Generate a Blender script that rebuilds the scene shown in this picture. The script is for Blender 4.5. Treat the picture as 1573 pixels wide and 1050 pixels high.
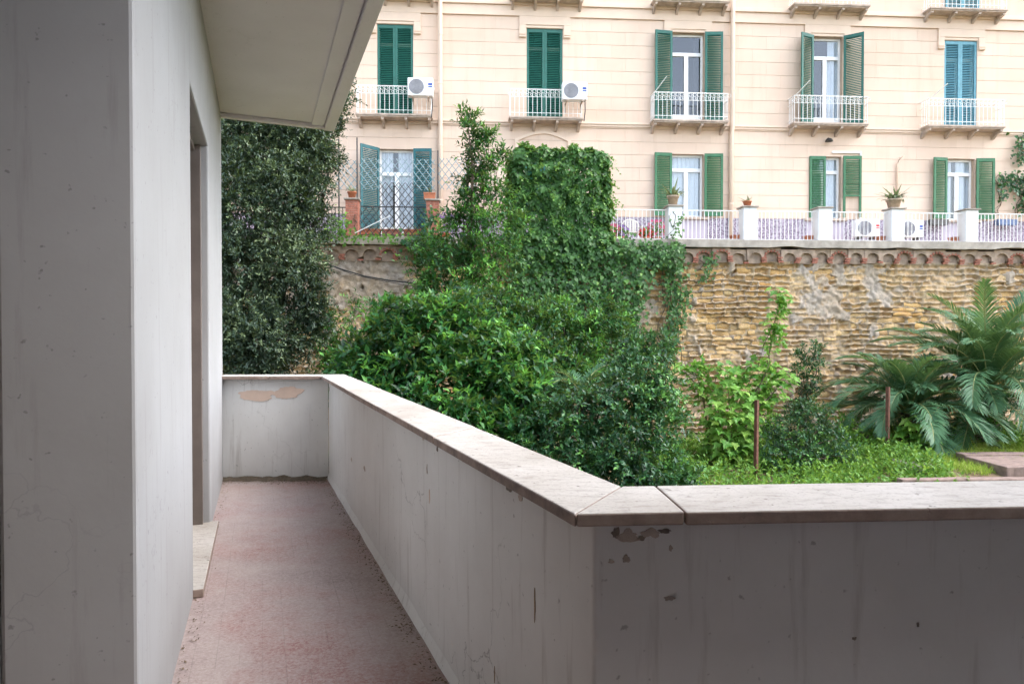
import bpy, math, random
import numpy as np
from mathutils import Vector, Matrix, noise as mnoise

for o in list(bpy.data.objects): bpy.data.objects.remove(o)
scene = bpy.context.scene
col = scene.collection
random.seed(7); rng = np.random.default_rng(7)
R = math.radians

# ------------------------------------------------------------------ camera, sky, sun, exposure
CAM = Vector((0, 0, 3.2)); PITCH = R(0.85); FPX = 1049.0
cd = bpy.data.cameras.new('camera'); cam = bpy.data.objects.new('camera', cd); col.objects.link(cam)
cd.lens = 24; cd.sensor_width = 36; cd.clip_start = 0.05; cd.clip_end = 600
cam.location = CAM; cam.rotation_euler = (R(90) - PITCH, 0, 0)
scene.camera = cam

SUN_EL, SUN_AZ = R(50), R(93)        # azimuth clockwise from +Y
w = bpy.data.worlds.new('World'); scene.world = w; w.use_nodes = True
nt = w.node_tree; bg = nt.nodes['Background']
sky = nt.nodes.new('ShaderNodeTexSky'); sky.sky_type = 'NISHITA'; sky.sun_disc = False
sky.sun_elevation = SUN_EL; sky.sun_rotation = SUN_AZ
sky.air_density = 1.0; sky.dust_density = 2.0; sky.ozone_density = 1.0
hs = nt.nodes.new('ShaderNodeHueSaturation'); hs.inputs['Saturation'].default_value = 0.62   # overcast: greyed sky
nt.links.new(sky.outputs[0], hs.inputs['Color']); nt.links.new(hs.outputs[0], bg.inputs['Color'])
bg.inputs['Strength'].default_value = 0.15
sl = bpy.data.lights.new('sun', 'SUN'); sl.energy = 0.5; sl.angle = R(60); sl.color = (1, .98, .95)
so = bpy.data.objects.new('sun', sl); col.objects.link(so)
sd = Vector((math.sin(SUN_AZ) * math.cos(SUN_EL), math.cos(SUN_AZ) * math.cos(SUN_EL), math.sin(SUN_EL)))
so.location = sd * 60; so.rotation_euler = sd.to_track_quat('Z', 'Y').to_euler()
scene.view_settings.view_transform = 'Standard'; scene.view_settings.look = 'None'
scene.view_settings.exposure = 2.4; scene.view_settings.gamma = 1.0

cy = scene.cycles; cy.use_adaptive_sampling = True; cy.adaptive_threshold = .03; cy.max_bounces = 5; cy.diffuse_bounces = 3; cy.glossy_bounces = 2; cy.transmission_bounces = 2; cy.transparent_max_bounces = 6; cy.caustics_reflective = False; cy.caustics_refractive = False

# ------------------------------------------------------------------ places measured off the camera
def ray(px, py):
    xc = (px - 786.5) / FPX; yc = (525 - py) / FPX
    return Vector((xc, math.cos(PITCH) + yc * math.sin(PITCH), yc * math.cos(PITCH) - math.sin(PITCH)))
def at(px, py, Y):
    d = ray(px, py); return CAM + d * (Y / d.y)
def onz(px, py, z):
    d = ray(px, py); return CAM + d * ((z - CAM.z) / d.z)
ANG = math.atan(.065); FY = 22.8; WY = 20.2
NRM = Vector((math.sin(ANG), -math.cos(ANG), 0)); UDIR = Vector((math.cos(ANG), math.sin(ANG), 0))
def loc(px, py, Y0, out=0):
    d = ray(px, py); O = Vector((0, Y0, 0))
    t = ((O - CAM).dot(NRM) + out) / d.dot(NRM); P = CAM + d * t
    return (P - O).dot(UDIR), P.z
def fx(px, out=0): return loc(px, 250, FY, out)[0]
def wx(px, out=0): return loc(px, 400, WY, out)[0]
def wworld(x, out, z): return Vector((0, WY, 0)) + UDIR * x + NRM * out + Vector((0, 0, z))
TZ = 5.93                                # terrace level

# ------------------------------------------------------------------ materials
def new_mat(name):
    m = bpy.data.materials.new(name); m.use_nodes = True
    return m, m.node_tree, m.node_tree.nodes['Principled BSDF']
def nd(t, typ, **kw):
    n = t.nodes.new(typ)
    for k, v in kw.items():
        if k in n.inputs: n.inputs[k].default_value = v
        else: setattr(n, k, v)
    return n
def noise(t, vec, scale, detail=4, rough=.55):
    n = nd(t, 'ShaderNodeTexNoise', Scale=scale, Detail=detail, Roughness=rough)
    t.links.new(vec, n.inputs['Vector']); return n.outputs['Fac']
def ramp(t, fac, stops):
    n = nd(t, 'ShaderNodeValToRGB'); e = n.color_ramp.elements
    while len(e) < len(stops): e.new(.5)
    for el, (p, c) in zip(e, stops):
        el.position = p; el.color = (*c, 1) if len(c) == 3 else c
    t.links.new(fac, n.inputs[0]); return n.outputs[0]
def mix(t, fac, a, b, typ='MIX'):
    n = nd(t, 'ShaderNodeMix', data_type='RGBA', blend_type=typ)
    for s, v in ((n.inputs[0], fac), (n.inputs[6], a), (n.inputs[7], b)):
        if isinstance(v, (int, float)): s.default_value = v
        elif isinstance(v, tuple): s.default_value = (*v, 1)
        else: t.links.new(v, s)
    return n.outputs[2]
def math_n(t, op, a, b=None):
    n = nd(t, 'ShaderNodeMath', operation=op)
    for s, v in ((n.inputs[0], a), (n.inputs[1], b)):
        if v is None: continue
        if isinstance(v, (int, float)): s.default_value = v
        else: t.links.new(v, s)
    return n.outputs[0]
def mapped(t, scale=(1, 1, 1), src='Object'):
    if src == 'World': v = nd(t, 'ShaderNodeNewGeometry').outputs['Position']
    else: v = nd(t, 'ShaderNodeTexCoord').outputs[src]
    mp = nd(t, 'ShaderNodeMapping'); mp.inputs['Scale'].default_value = scale
    t.links.new(v, mp.inputs['Vector']); return mp.outputs[0]
def bump(t, bs, h, strength=.3, dist=.01):
    b = nd(t, 'ShaderNodeBump', Strength=strength, Distance=dist)
    t.links.new(h, b.inputs['Height']); t.links.new(b.outputs[0], bs.inputs['Normal'])
BW = lambda v: (v, v, v)

def plain(name, c, var=.12, rough=.6, scale=6, bmp=.15, metal=0, spec=.4, src='World'):
    m, t, b = new_mat(name); v = mapped(t, src=src)
    n = noise(t, v, scale, 5)
    lo = tuple(x * (1 - var) for x in c); hi = tuple(min(1, x * (1 + var)) for x in c)
    t.links.new(ramp(t, n, [(.3, lo), (.7, hi)]), b.inputs['Base Color'])
    b.inputs['Roughness'].default_value = rough; b.inputs['Metallic'].default_value = metal
    b.inputs['Specular IOR Level'].default_value = spec
    if bmp: bump(t, b, noise(t, v, scale * 12, 3), bmp, .004)
    return m

def plaster(name, base, dirt, peel, peel_at=.72, crack=.5, streak=.5, rough=.75, bmp=.2):
    """limewashed wall: drips, soft blotches, hairline cracks, chipped flakes"""
    m, t, b = new_mat(name); v = mapped(t, src='World')
    vs = mapped(t, (7, 7, .55), 'World')
    blot = noise(t, v, 1.3, 6, .6); st = noise(t, vs, 2.2, 6, .65)
    c = mix(t, ramp(t, blot, [(.35, BW(0)), (.75, BW(.45))]), base, dirt)
    c = mix(t, math_n(t, 'MULTIPLY', ramp(t, st, [(.56, BW(0)), (.78, BW(1))]), streak), c, dirt)
    sp = noise(t, v, 38, 2, .5)
    c = mix(t, math_n(t, 'MULTIPLY', ramp(t, sp, [(.70, BW(0)), (.76, BW(1))]), .55), c, tuple(x * .45 for x in dirt))
    vo = nd(t, 'ShaderNodeTexVoronoi', feature='DISTANCE_TO_EDGE', Scale=1.1)
    wv = nd(t, 'ShaderNodeVectorMath', operation='ADD'); nn = nd(t, 'ShaderNodeTexNoise', Scale=3.0, Detail=5)
    t.links.new(v, nn.inputs['Vector']); t.links.new(v, wv.inputs[0]); t.links.new(nn.outputs['Color'], wv.inputs[1])
    t.links.new(wv.outputs[0], vo.inputs['Vector'])
    ck = ramp(t, vo.outputs[0], [(.0, BW(1)), (.006, BW(0))])
    cm = ramp(t, noise(t, v, .9, 2), [(.52, BW(0)), (.6, BW(1))])
    ckm = math_n(t, 'MULTIPLY', math_n(t, 'MULTIPLY', ck, cm), crack)
    c = mix(t, ckm, c, tuple(x * .3 for x in dirt))
    pk = noise(t, v, 3.3, 7, .62)
    pm = ramp(t, pk, [(peel_at, BW(0)), (peel_at + .012, BW(1))])
    c = mix(t, pm, c, peel)
    t.links.new(c, b.inputs['Base Color']); b.inputs['Roughness'].default_value = rough
    b.inputs['Specular IOR Level'].default_value = .25
    h = math_n(t, 'SUBTRACT', noise(t, v, 30, 6, .6), math_n(t, 'ADD', math_n(t, 'MULTIPLY', pm, .5), ckm))
    bump(t, b, h, bmp, .005)
    return m

M = {}
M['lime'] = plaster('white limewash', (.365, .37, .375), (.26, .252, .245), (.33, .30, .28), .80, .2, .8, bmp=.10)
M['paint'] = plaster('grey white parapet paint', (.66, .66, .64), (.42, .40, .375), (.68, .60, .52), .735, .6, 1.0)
M['soffit'] = plaster('soffit paint', (.64, .61, .61), (.50, .475, .465), (.52, .49, .46), .82, .15, .1)
M['ochre'] = plaster('brown bounce-cutting paint', (.12, .095, .075), (.09, .07, .055), (.2, .16, .13), .8, .2, .3)  # return wall's colour darkened to cut bounce onto the house wall's end face
M['chip'] = plain('bare plaster', (.40, .34, .29), .2, .9, 20, .4)
M['stain'] = plain('black mould', (.17, .145, .12), .35, .9, 25, .4)
M['rustrun'] = plain('rust run', (.30, .22, .14), .3, .9, 25, .2)
M['earth'] = plain('damp earth', (.10, .078, .055), .4, .95, 30, .6)
M['patch'] = plain('salmon filler', (.60, .46, .37), .08, .8, 9)
M['brownwood'] = plain('brown door paint', (.15, .125, .11), .15, .5, 5)
M['dark'] = plain('dark interior', (.03, .028, .026), .1, .9, 3, 0)
def cream_mat(name, c0, c1, c2):
    m, t, b = new_mat(name); v = mapped(t, src='World'); vs = mapped(t, (2.2, 2.2, .22), 'World')
    c = ramp(t, noise(t, v, .45, 6, .6), [(.3, c0), (.7, c1)])
    c = mix(t, ramp(t, noise(t, vs, 1.6, 7, .7), [(.52, BW(0)), (.8, BW(.55))]), c, c2)
    r = nd(t, 'ShaderNodeObjectInfo').outputs['Random']; c = mix(t, math_n(t, 'MULTIPLY', r, .22), c, c2)
    t.links.new(c, b.inputs['Base Color']); b.inputs['Roughness'].default_value = .85; b.inputs['Specular IOR Level'].default_value = .2
    bump(t, b, noise(t, v, 18, 6), .2, .006); return m
M['cream'] = cream_mat('cream stucco', (.66, .50, .385), (.73, .575, .455), (.56, .405, .295))
M['creamtrim'] = plain('cream trim', (.70, .545, .42), .05, .75, 2, .15)
M['creamback'] = plain('cream joint', (.46, .35, .26), .08, .85, 2, .1)
M['balcony'] = plain('balcony stone', (.45, .36, .29), .25, .8, 5, .2)
M['white'] = plain('white paint', (.82, .82, .80), .05, .45, 6, .05)
M['iron_white'] = plain('white iron', (.80, .79, .76), .08, .5, 20, .1)
M['postwhite'] = plaster('white post plaster', (.80, .80, .79), (.5, .47, .43), (.45, .38, .32), .74, .5, .5)
M['teal'] = plain('teal shutter', (.018, .115, .085), .15, .45, 8, .08)
M['tealdark'] = plain('petrol shutter', (.012, .10, .11), .15, .45, 8, .08)
M['blue'] = plain('faded blue shutter', (.11, .29, .35), .15, .5, 8, .08)
M['green'] = plain('green shutter', (.038, .145, .065), .18, .5, 8, .08)
M['steel'] = plain('grey grille', (.32, .32, .34), .1, .4, 10, 0)
M['acwhite'] = plain('white appliance', (.80, .80, .79), .03, .35, 6, 0)
M['aclogo'] = plain('blue badge', (.03, .07, .32), .03, .4, 6, 0)
M['iron_dark'] = plain('dark iron', (.035, .032, .03), .2, .55, 20, .1)
M['trellis'] = plain('pale blue trellis', (.24, .33, .35), .12, .6, 20, .1)
M['rust'] = plain('rusty steel', (.13, .055, .035), .4, .85, 14, .4)
M['terracotta'] = plain('terracotta', (.45, .16, .08), .2, .8, 10, .2)
M['tanpot'] = plain('sandstone pot', (.48, .36, .26), .2, .8, 10, .2)
M['brick'] = plain('red brick', (.38, .15, .10), .3, .85, 12, .4)
M['oldbrick'] = plain('weathered brick', (.33, .13, .085), .35, .9, 14, .5)
M['mortar'] = plain('mortar', (.42, .36, .30), .2, .9, 12, .4)
M['frieze'] = plain('eroded frieze plaster', (.36, .27, .20), .4, .95, 5, .8)
M['concrete'] = plain('weathered concrete', (.34, .30, .25), .35, .9, 3, .5)
M['slabgrey'] = plain('garden concrete', (.21, .185, .165), .25, .9, 5, .4)
M['kerb'] = plain('tuff kerb', (.20, .14, .115), .3, .9, 8, .5)
M['terrace'] = plain('terrace tiles', (.42, .34, .28), .12, .7, 6, .1)
M['plastic'] = plain('grey white plastic', (.62, .58, .52), .06, .4, 6, 0)
M['cable'] = plain('black cable', (.03, .03, .03), .1, .6, 6, 0)
M['bark'] = plain('bark', (.10, .075, .05), .35, .9, 14, .6)
M['stem'] = plain('green brown stem', (.14, .13, .05), .3, .8, 14, .3)
M['curtain'] = plain('white curtain', (.85, .85, .86), .06, .9, 6, 0)
M['frond_stem'] = plain('frond rachis', (.25, .26, .09), .2, .6, 10, .1)
M['palmtrunk'] = plain('palm trunk', (.09, .06, .04), .4, .95, 16, .8)
M['pink'] = plain('pink petals', (.62, .09, .20), .3, .6, 30, 0)
M['purple'] = plain('purple petals', (.28, .16, .42), .3, .6, 30, 0)
M['redflower'] = plain('red petals', (.55, .03, .03), .3, .6, 30, 0)
M['planterblue'] = plain('blue grey planter', (.10, .14, .24), .1, .6, 8, .1)
M['planterdark'] = plain('dark planter', (.09, .085, .08), .1, .6, 8, .1)
M['dry'] = plain('dry leaves', (.15, .105, .065), .4, .9, 30, 0)

def stone_cap():
    m, t, b = new_mat('travertine coping'); v = mapped(t, src='World'); vs = mapped(t, (3, 9, 9), 'World')
    c = ramp(t, noise(t, v, 2.2, 6, .6), [(.3, (.35, .315, .275)), (.5, (.44, .41, .37)), (.72, (.50, .475, .44))])
    c = mix(t, ramp(t, noise(t, vs, 4, 6, .7), [(.5, BW(0)), (.75, BW(.8))]), c, (.20, .165, .14))
    pits = ramp(t, noise(t, v, 20, 4, .6), [(.655, BW(0)), (.70, BW(1))])
    c = mix(t, math_n(t, 'MULTIPLY', pits, .8), c, (.07, .055, .045))
    c = mix(t, ramp(t, noise(t, v, 90, 2), [(.55, BW(0)), (.75, BW(.5))]), c, (.17, .14, .12))
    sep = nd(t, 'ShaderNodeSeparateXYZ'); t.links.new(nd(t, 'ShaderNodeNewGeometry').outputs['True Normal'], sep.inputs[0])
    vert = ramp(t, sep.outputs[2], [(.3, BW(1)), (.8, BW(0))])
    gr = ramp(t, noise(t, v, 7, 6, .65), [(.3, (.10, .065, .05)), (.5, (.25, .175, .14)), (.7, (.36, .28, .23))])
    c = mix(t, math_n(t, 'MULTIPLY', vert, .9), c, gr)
    t.links.new(c, b.inputs['Base Color']); b.inputs['Roughness'].default_value = .7
    h = math_n(t, 'SUBTRACT', noise(t, v, 50, 5), pits); bump(t, b, h, .4, .004)
    return m
M['cap'] = stone_cap()
def floor_mat():
    m, t, b = new_mat('worn red floor paint'); v = mapped(t, src='World')
    base = ramp(t, noise(t, v, 1.1, 7, .62), [(.3, (.22, .16, .15)), (.46, (.29, .22, .207)), (.56, (.28, .165, .15)), (.67, (.25, .085, .075))])
    worn = ramp(t, noise(t, v, 2.6, 8, .7), [(.45, BW(0)), (.7, BW(.75))])
    c = mix(t, worn, base, (.37, .305, .28))
    c = mix(t, ramp(t, noise(t, v, 75, 4, .75), [(.38, BW(0)), (.66, BW(.8))]), c, (.42, .36, .335))
    mp = nd(t, 'ShaderNodeMapping'); mp.inputs['Rotation'].default_value = (0, 0, R(-20.2))
    t.links.new(nd(t, 'ShaderNodeNewGeometry').outputs['Position'], mp.inputs['Vector'])
    bk = nd(t, 'ShaderNodeTexBrick', Scale=1.0, offset=0.0); bk.inputs['Brick Width'].default_value = .1
    bk.inputs['Row Height'].default_value = .1; bk.inputs['Mortar Size'].default_value = .0025
    t.links.new(mp.outputs[0], bk.inputs['Vector'])
    jm = math_n(t, 'MULTIPLY', bk.outputs['Fac'], ramp(t, noise(t, v, 3.7, 4), [(.4, BW(0)), (.65, BW(.22))]))
    c = mix(t, jm, c, (.07, .05, .045))
    c = mix(t, ramp(t, noise(t, v, 4.5, 6, .7), [(.62, BW(0)), (.78, BW(.5))]), c, (.12, .09, .08))
    t.links.new(c, b.inputs['Base Color']); b.inputs['Roughness'].default_value = .8
    bump(t, b, math_n(t, 'SUBTRACT', noise(t, v, 120, 4), jm), .4, .003)
    return m
M['floor'] = floor_mat()
def dado_mat():
    m, t, b = new_mat('pebbledash dado'); v = mapped(t, src='World')
    vo = nd(t, 'ShaderNodeTexVoronoi', Scale=17.0); t.links.new(v, vo.inputs['Vector'])
    c = ramp(t, vo.outputs['Distance'], [(.2, (.12, .095, .125)), (.45, (.27, .225, .275)), (.7, (.40, .35, .40))])
    t.links.new(c, b.inputs['Base Color']); b.inputs['Roughness'].default_value = .85
    bump(t, b, vo.outputs['Distance'], .6, .02); return m
M['dado'] = dado_mat()
M['dadoflat'] = plain('lilac panel', (.44, .39, .44), .06, .8, 4, .1)
def glass_mat():
    m, t, b = new_mat('window glass')
    b.inputs['Base Color'].default_value = (.06, .07, .08, 1); b.inputs['Roughness'].default_value = .03
    b.inputs['Specular IOR Level'].default_value = .8
    tr = nd(t, 'ShaderNodeBsdfTransparent'); tr.inputs[0].default_value = (.85, .88, .9, 1)
    ms = nd(t, 'ShaderNodeMixShader'); gl = nd(t, 'ShaderNodeBsdfGlossy'); gl.inputs['Roughness'].default_value = .02; ms.inputs[0].default_value = .07
    t.links.new(tr.outputs[0], ms.inputs[1]); t.links.new(gl.outputs[0], ms.inputs[2])
    t.links.new(ms.outputs[0], t.nodes['Material Output'].inputs['Surface']); return m
M['glass'] = glass_mat()

def leaf_mat(name, dark, mid, young, rough=.42, trans=.22, spec=.45, objrand=False):
    m, t, b = new_mat(name)
    if objrand: f = nd(t, 'ShaderNodeObjectInfo').outputs['Random']
    else: f = nd(t, 'ShaderNodeAttribute', attribute_name='tint').outputs['Fac']
    c = ramp(t, f, [(0, dark), (.55, mid), (1, young)])
    t.links.new(c, b.inputs['Base Color']); b.inputs['Roughness'].default_value = rough
    b.inputs['Specular IOR Level'].default_value = spec
    tl = nd(t, 'ShaderNodeBsdfTranslucent'); t.links.new(mix(t, .5, c, (.25, .35, .05)), tl.inputs[0])
    ms = nd(t, 'ShaderNodeMixShader'); ms.inputs[0].default_value = trans
    t.links.new(b.outputs[0], ms.inputs[1]); t.links.new(tl.outputs[0], ms.inputs[2])
    t.links.new(ms.outputs[0], t.nodes['Material Output'].inputs['Surface']); return m
M['l_oak'] = leaf_mat('evergreen oak leaves', (.009, .021, .013), (.052, .088, .056), (.21, .27, .13), .42, .15, .4)
M['l_citrus'] = leaf_mat('citrus leaves', (.005, .034, .010), (.023, .120, .028), (.15, .40, .055), .36, .3, .4)
M['l_dark'] = leaf_mat('glossy dark leaves', (.008, .038, .016), (.028, .105, .038), (.11, .28, .05), .36, .18, .38)
M['l_ivy'] = leaf_mat('creeper leaves', (.016, .062, .014), (.085, .210, .050), (.25, .43, .09), .40, .3, .36)
M['l_young'] = leaf_mat('sapling leaves', (.08, .25, .035), (.19, .42, .06), (.36, .56, .11), .45, .4, .4)
M['l_youngobj'] = leaf_mat('broad young leaves', (.08, .24, .04), (.19, .40, .06), (.36, .55, .11), .45, .4, .4, True)
M['l_weed'] = leaf_mat('weeds', (.05, .15, .02), (.12, .27, .035), (.26, .40, .06), .5, .35, .3)
M['l_grass'] = leaf_mat('grass', (.16, .26, .035), (.30, .42, .06), (.52, .52, .14), .6, .35, .2)
M['l_palm'] = leaf_mat('palm leaflets', (.036, .105, .050), (.085, .195, .090), (.18, .32, .14), .45, .25, .3)
M['l_agave'] = leaf_mat('grey green blades', (.12, .16, .09), (.22, .27, .15), (.40, .42, .24), .5, .15, .4, True)

def ground_mat():
    m, t, b = new_mat('garden soil'); v = mapped(t, src='World')
    c = ramp(t, noise(t, v, .8, 7, .6), [(.3, (.09, .07, .04)), (.5, (.17, .115, .06)), (.62, (.10, .13, .035)), (.8, (.14, .2, .04))])
    t.links.new(c, b.inputs['Base Color']); b.inputs['Roughness'].default_value = .95
    bump(t, b, noise(t, v, 14, 6), .7, .05); return m
M['ground'] = ground_mat()
def tuff_mats():
    m, t, b = new_mat('tuff mortar skin'); v = mapped(t, src='Object')
    a = nd(t, 'ShaderNodeAttribute', attribute_name='skin').outputs['Fac']
    n1 = noise(t, v, 1.1, 7, .65); n2 = noise(t, v, 9, 6, .7)
    tuff = ramp(t, n1, [(.3, (.46, .26, .10)), (.5, (.66, .44, .20)), (.7, (.75, .55, .30))])
    tuff = mix(t, ramp(t, noise(t, v, .7, 6, .65), [(.38, BW(.55)), (.55, BW(.05))]), tuff, (.55, .44, .32))
    tuff = mix(t, ramp(t, n2, [(.35, BW(.55)), (.6, BW(0))]), tuff, (.30, .22, .15))
    pl = ramp(t, noise(t, v, 4, 8, .7), [(.3, (.30, .25, .21)), (.5, (.40, .34, .275)), (.72, (.50, .435, .365))])
    t.links.new(mix(t, a, tuff, pl), b.inputs['Base Color']); b.inputs['Roughness'].default_value = .95
    b.inputs['Specular IOR Level'].default_value = .1
    bump(t, b, noise(t, v, 26, 8, .7), .8, .03); M['tuffskin'] = m
    m, t, b = new_mat('tuff stone'); v = mapped(t, src='World')
    r = nd(t, 'ShaderNodeObjectInfo').outputs['Random']
    c = ramp(t, math_n(t, 'ADD', math_n(t, 'MULTIPLY', r, .25), math_n(t, 'MULTIPLY', noise(t, v, 2.2, 6, .65), .8)),
             [(.3, (.44, .23, .075)), (.5, (.68, .42, .16)), (.72, (.80, .57, .28))])
    c = mix(t, ramp(t, noise(t, v, .7, 6, .65), [(.38, BW(.5)), (.55, BW(.0))]), c, (.50, .39, .27))
    c = mix(t, ramp(t, noise(t, v, 13, 6, .7), [(.3, BW(.5)), (.55, BW(0))]), c, (.24, .165, .10))
    c = mix(t, ramp(t, noise(t, v, 60, 3, .6), [(.35, BW(.4)), (.5, BW(0))]), c, (.2, .14, .09))
    t.links.new(c, b.inputs['Base Color']); b.inputs['Roughness'].default_value = .95
    b.inputs['Specular IOR Level'].default_value = .1
    bump(t, b, noise(t, v, 30, 7, .7), .8, .03); M['tuff'] = m
tuff_mats()

# ------------------------------------------------------------------ builders
def tag(o, label=None, cat=None, group=None, kind=None):
    if label: o['label'] = label
    if cat: o['category'] = cat
    if group: o['group'] = group
    if kind: o['kind'] = kind
    return o
def thing(name, label, cat, pos=(0, 0, 0), rz=0, group=None):
    o = bpy.data.objects.new(name, None); col.objects.link(o); o.empty_display_size = .2
    o.location = pos; o.rotation_euler = (0, 0, rz); return tag(o, label, cat, group)
def link(name, me, parent=None):
    o = bpy.data.objects.new(name, me); col.objects.link(o); o.parent = parent; return o
class MB:
    def __init__(s): s.v = []; s.f = []
    def add(s, vs, fs):
        k = len(s.v); s.v += [tuple(p) for p in vs]; s.f += [tuple(i + k for i in q) for q in fs]; return s
    def box(s, x0, x1, y0, y1, z0, z1):
        v = [(x, y, z) for z in (z0, z1) for y in (y0, y1) for x in (x0, x1)]
        return s.add(v, [(0, 2, 3, 1), (4, 5, 7, 6), (0, 1, 5, 4), (2, 6, 7, 3), (0, 4, 6, 2), (1, 3, 7, 5)])
    def prism(s, pts, z0, z1):
        n = len(pts)
        a = sum(pts[i][0] * pts[(i + 1) % n][1] - pts[(i + 1) % n][0] * pts[i][1] for i in range(n))
        if a < 0: pts = pts[::-1]
        v = [(p[0], p[1], z0) for p in pts] + [(p[0], p[1], z1) for p in pts]
        return s.add(v, [tuple(range(n - 1, -1, -1)), tuple(range(n, 2 * n))] + [(i, (i + 1) % n, n + (i + 1) % n, n + i) for i in range(n)])
    def prism_xz(s, pts, y0, y1):
        n = len(pts)
        a = sum(pts[i][0] * pts[(i + 1) % n][1] - pts[(i + 1) % n][0] * pts[i][1] for i in range(n))
        if a < 0: pts = pts[::-1]
        v = [(p[0], y0, p[1]) for p in pts] + [(p[0], y1, p[1]) for p in pts]
        return s.add(v, [tuple(range(n)), tuple(range(2 * n - 1, n - 1, -1))] + [((i + 1) % n, i, n + i, n + (i + 1) % n) for i in range(n)])
    def tube(s, pts, r, n=6, cap=True):
        pts = [Vector(p) for p in pts]; rs = r if isinstance(r, (list, tuple)) else [r] * len(pts)
        vs = []; up = Vector((0, 0, 1))
        for i, p in enumerate(pts):
            d = (pts[min(i + 1, len(pts) - 1)] - pts[max(i - 1, 0)])
            d = d.normalized() if d.length > 1e-9 else up
            a = d.cross(up if abs(d.z) < .95 else Vector((1, 0, 0))).normalized(); b = a.cross(d)
            vs += [p + (a * math.cos(2 * math.pi * k / n) + b * math.sin(2 * math.pi * k / n)) * rs[i] for k in range(n)]
        fs = [(i * n + k, i * n + (k + 1) % n, (i + 1) * n + (k + 1) % n, (i + 1) * n + k) for i in range(len(pts) - 1) for k in range(n)]
        if cap: fs += [tuple(range(n - 1, -1, -1)), tuple((len(pts) - 1) * n + k for k in range(n))]
        return s.add(vs, fs)
    def lathe(s, prof, n=16, c=(0, 0)):
        vs = [(c[0] + r * math.cos(2 * math.pi * k / n), c[1] + r * math.sin(2 * math.pi * k / n), z) for r, z in prof for k in range(n)]
        fs = [(i * n + k, i * n + (k + 1) % n, (i + 1) * n + (k + 1) % n, (i + 1) * n + k) for i in range(len(prof) - 1) for k in range(n)]
        return s.add(vs, fs)
    def mesh(s, name, mat, smooth=False):
        me = bpy.data.meshes.new(name); me.from_pydata(s.v, [], s.f); me.update()
        if mat: me.materials.append(M[mat])
        if smooth: me.polygons.foreach_set('use_smooth', [True] * len(me.polygons))
        return me
    def build(s, name, mat, parent=None, smooth=False, bevel=0):
        o = link(name, s.mesh(name, mat, smooth), parent)
        if bevel:
            b = o.modifiers.new('bevel', 'BEVEL'); b.width = bevel; b.segments = 2; b.limit_method = 'ANGLE'
        return o

# ================================================================== OWN BALCONY
FLZ = 1.7; CAPZ = 2.754; SOF = 5.395
wa = Vector((-1.453, 2.889)); wb = Vector((-2.94, 6.924)); dW = (wb - wa).normalized()
Pc = Vector((-1.170, 2.122)); WANG = math.atan2(dW.y, dW.x)
house = thing('apartment_wall', 'whitewashed house wall with recessed balcony door on the left', 'wall', (Pc.x, Pc.y, FLZ), WANG)
# local: x along the wall, y into the house, z from the balcony floor
D0, D1, DT, WL = 1.84, 3.27, 2.90, 5.14
m = MB()
m.box(0, D0, 0, .36, -.5, 3.9); m.box(D1, WL, 0, .36, -.5, 3.9); m.box(D0, D1, 0, .36, DT, 3.9); m.box(D0, D1, 0.0, .36, -.5, -.002)
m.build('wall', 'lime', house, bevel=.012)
m = MB(); m.box(-4.5, 0, .36, .7, -.5, 3.9); m.build('return_wall', 'ochre', house, bevel=.006)
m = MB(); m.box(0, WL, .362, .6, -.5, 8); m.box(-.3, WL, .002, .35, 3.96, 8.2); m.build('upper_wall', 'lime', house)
m = MB(); m.box(D1 - .045, D1, .05, .36, .03, DT); m.box(D0, D0 + .045, .05, .36, .03, DT); m.box(D0 + .045, D1 - .045, .09, .36, DT - .05, DT)
fr = m.build('door_frame', 'brownwood', house, bevel=.006)
m = MB(); m.box(D0 + .05, D1 - .05, .27, .32, .03, DT - .06)
for i in range(2):
    x = D0 + .12 + i * .67
    for z0, z1 in ((.2, .9), (1.05, 2.6)): m.box(x, x + .5, .255, .27, z0, z1)
m.build('door_leaf', 'brownwood', house, bevel=.004)
m = MB(); m.box(D0 - .03, D1 + .03, -.055, .26, .002, .05); m.build('threshold', 'cap', house, bevel=.006)

# back of the loggia the camera stands in; unseen, whitened to bounce fill
m = MB(); m.prism([(-2.2, -1.3), (6.2, -.75), (6.2, -1.1), (-2.2, -1.65)], FLZ - .5, 9)
bw = thing('loggia_wall', 'whitewashed rear wall of the loggia behind the viewer', 'wall', (0, 0, 0)); m.build('wall', 'postwhite', bw)
m = MB(); m.prism([(-.3, -1.16), (1.2, -1.06), (1.2, -1.11), (-.3, -1.21)], FLZ + .02, FLZ + 2.9); m.build('added_door', 'white', bw)  # unseen door, added to tune the light bounced inside the loggia
m = MB(); m.box(3.85, 4.15, -1.1, 3.5, 0, SOF - .002); tag(m.build('light_block_wall', 'postwhite'), 'added unseen wall blocking side light right of the viewer', 'wall')  # unseen wall added to keep side sky light off the house wall's end

floor_poly = [(-3.0, 7.05), (-1.85, 7.08), (.30, 1.86), (6.2, 2.25), (6.2, -.9), (-2.1, -1.4), (-2.4, 2.0), (-1.25, 2.1)]
m = MB(); m.prism(floor_poly, FLZ - .25, FLZ); tag(m.build('balcony_floor', 'floor'), kind='structure')

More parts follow.
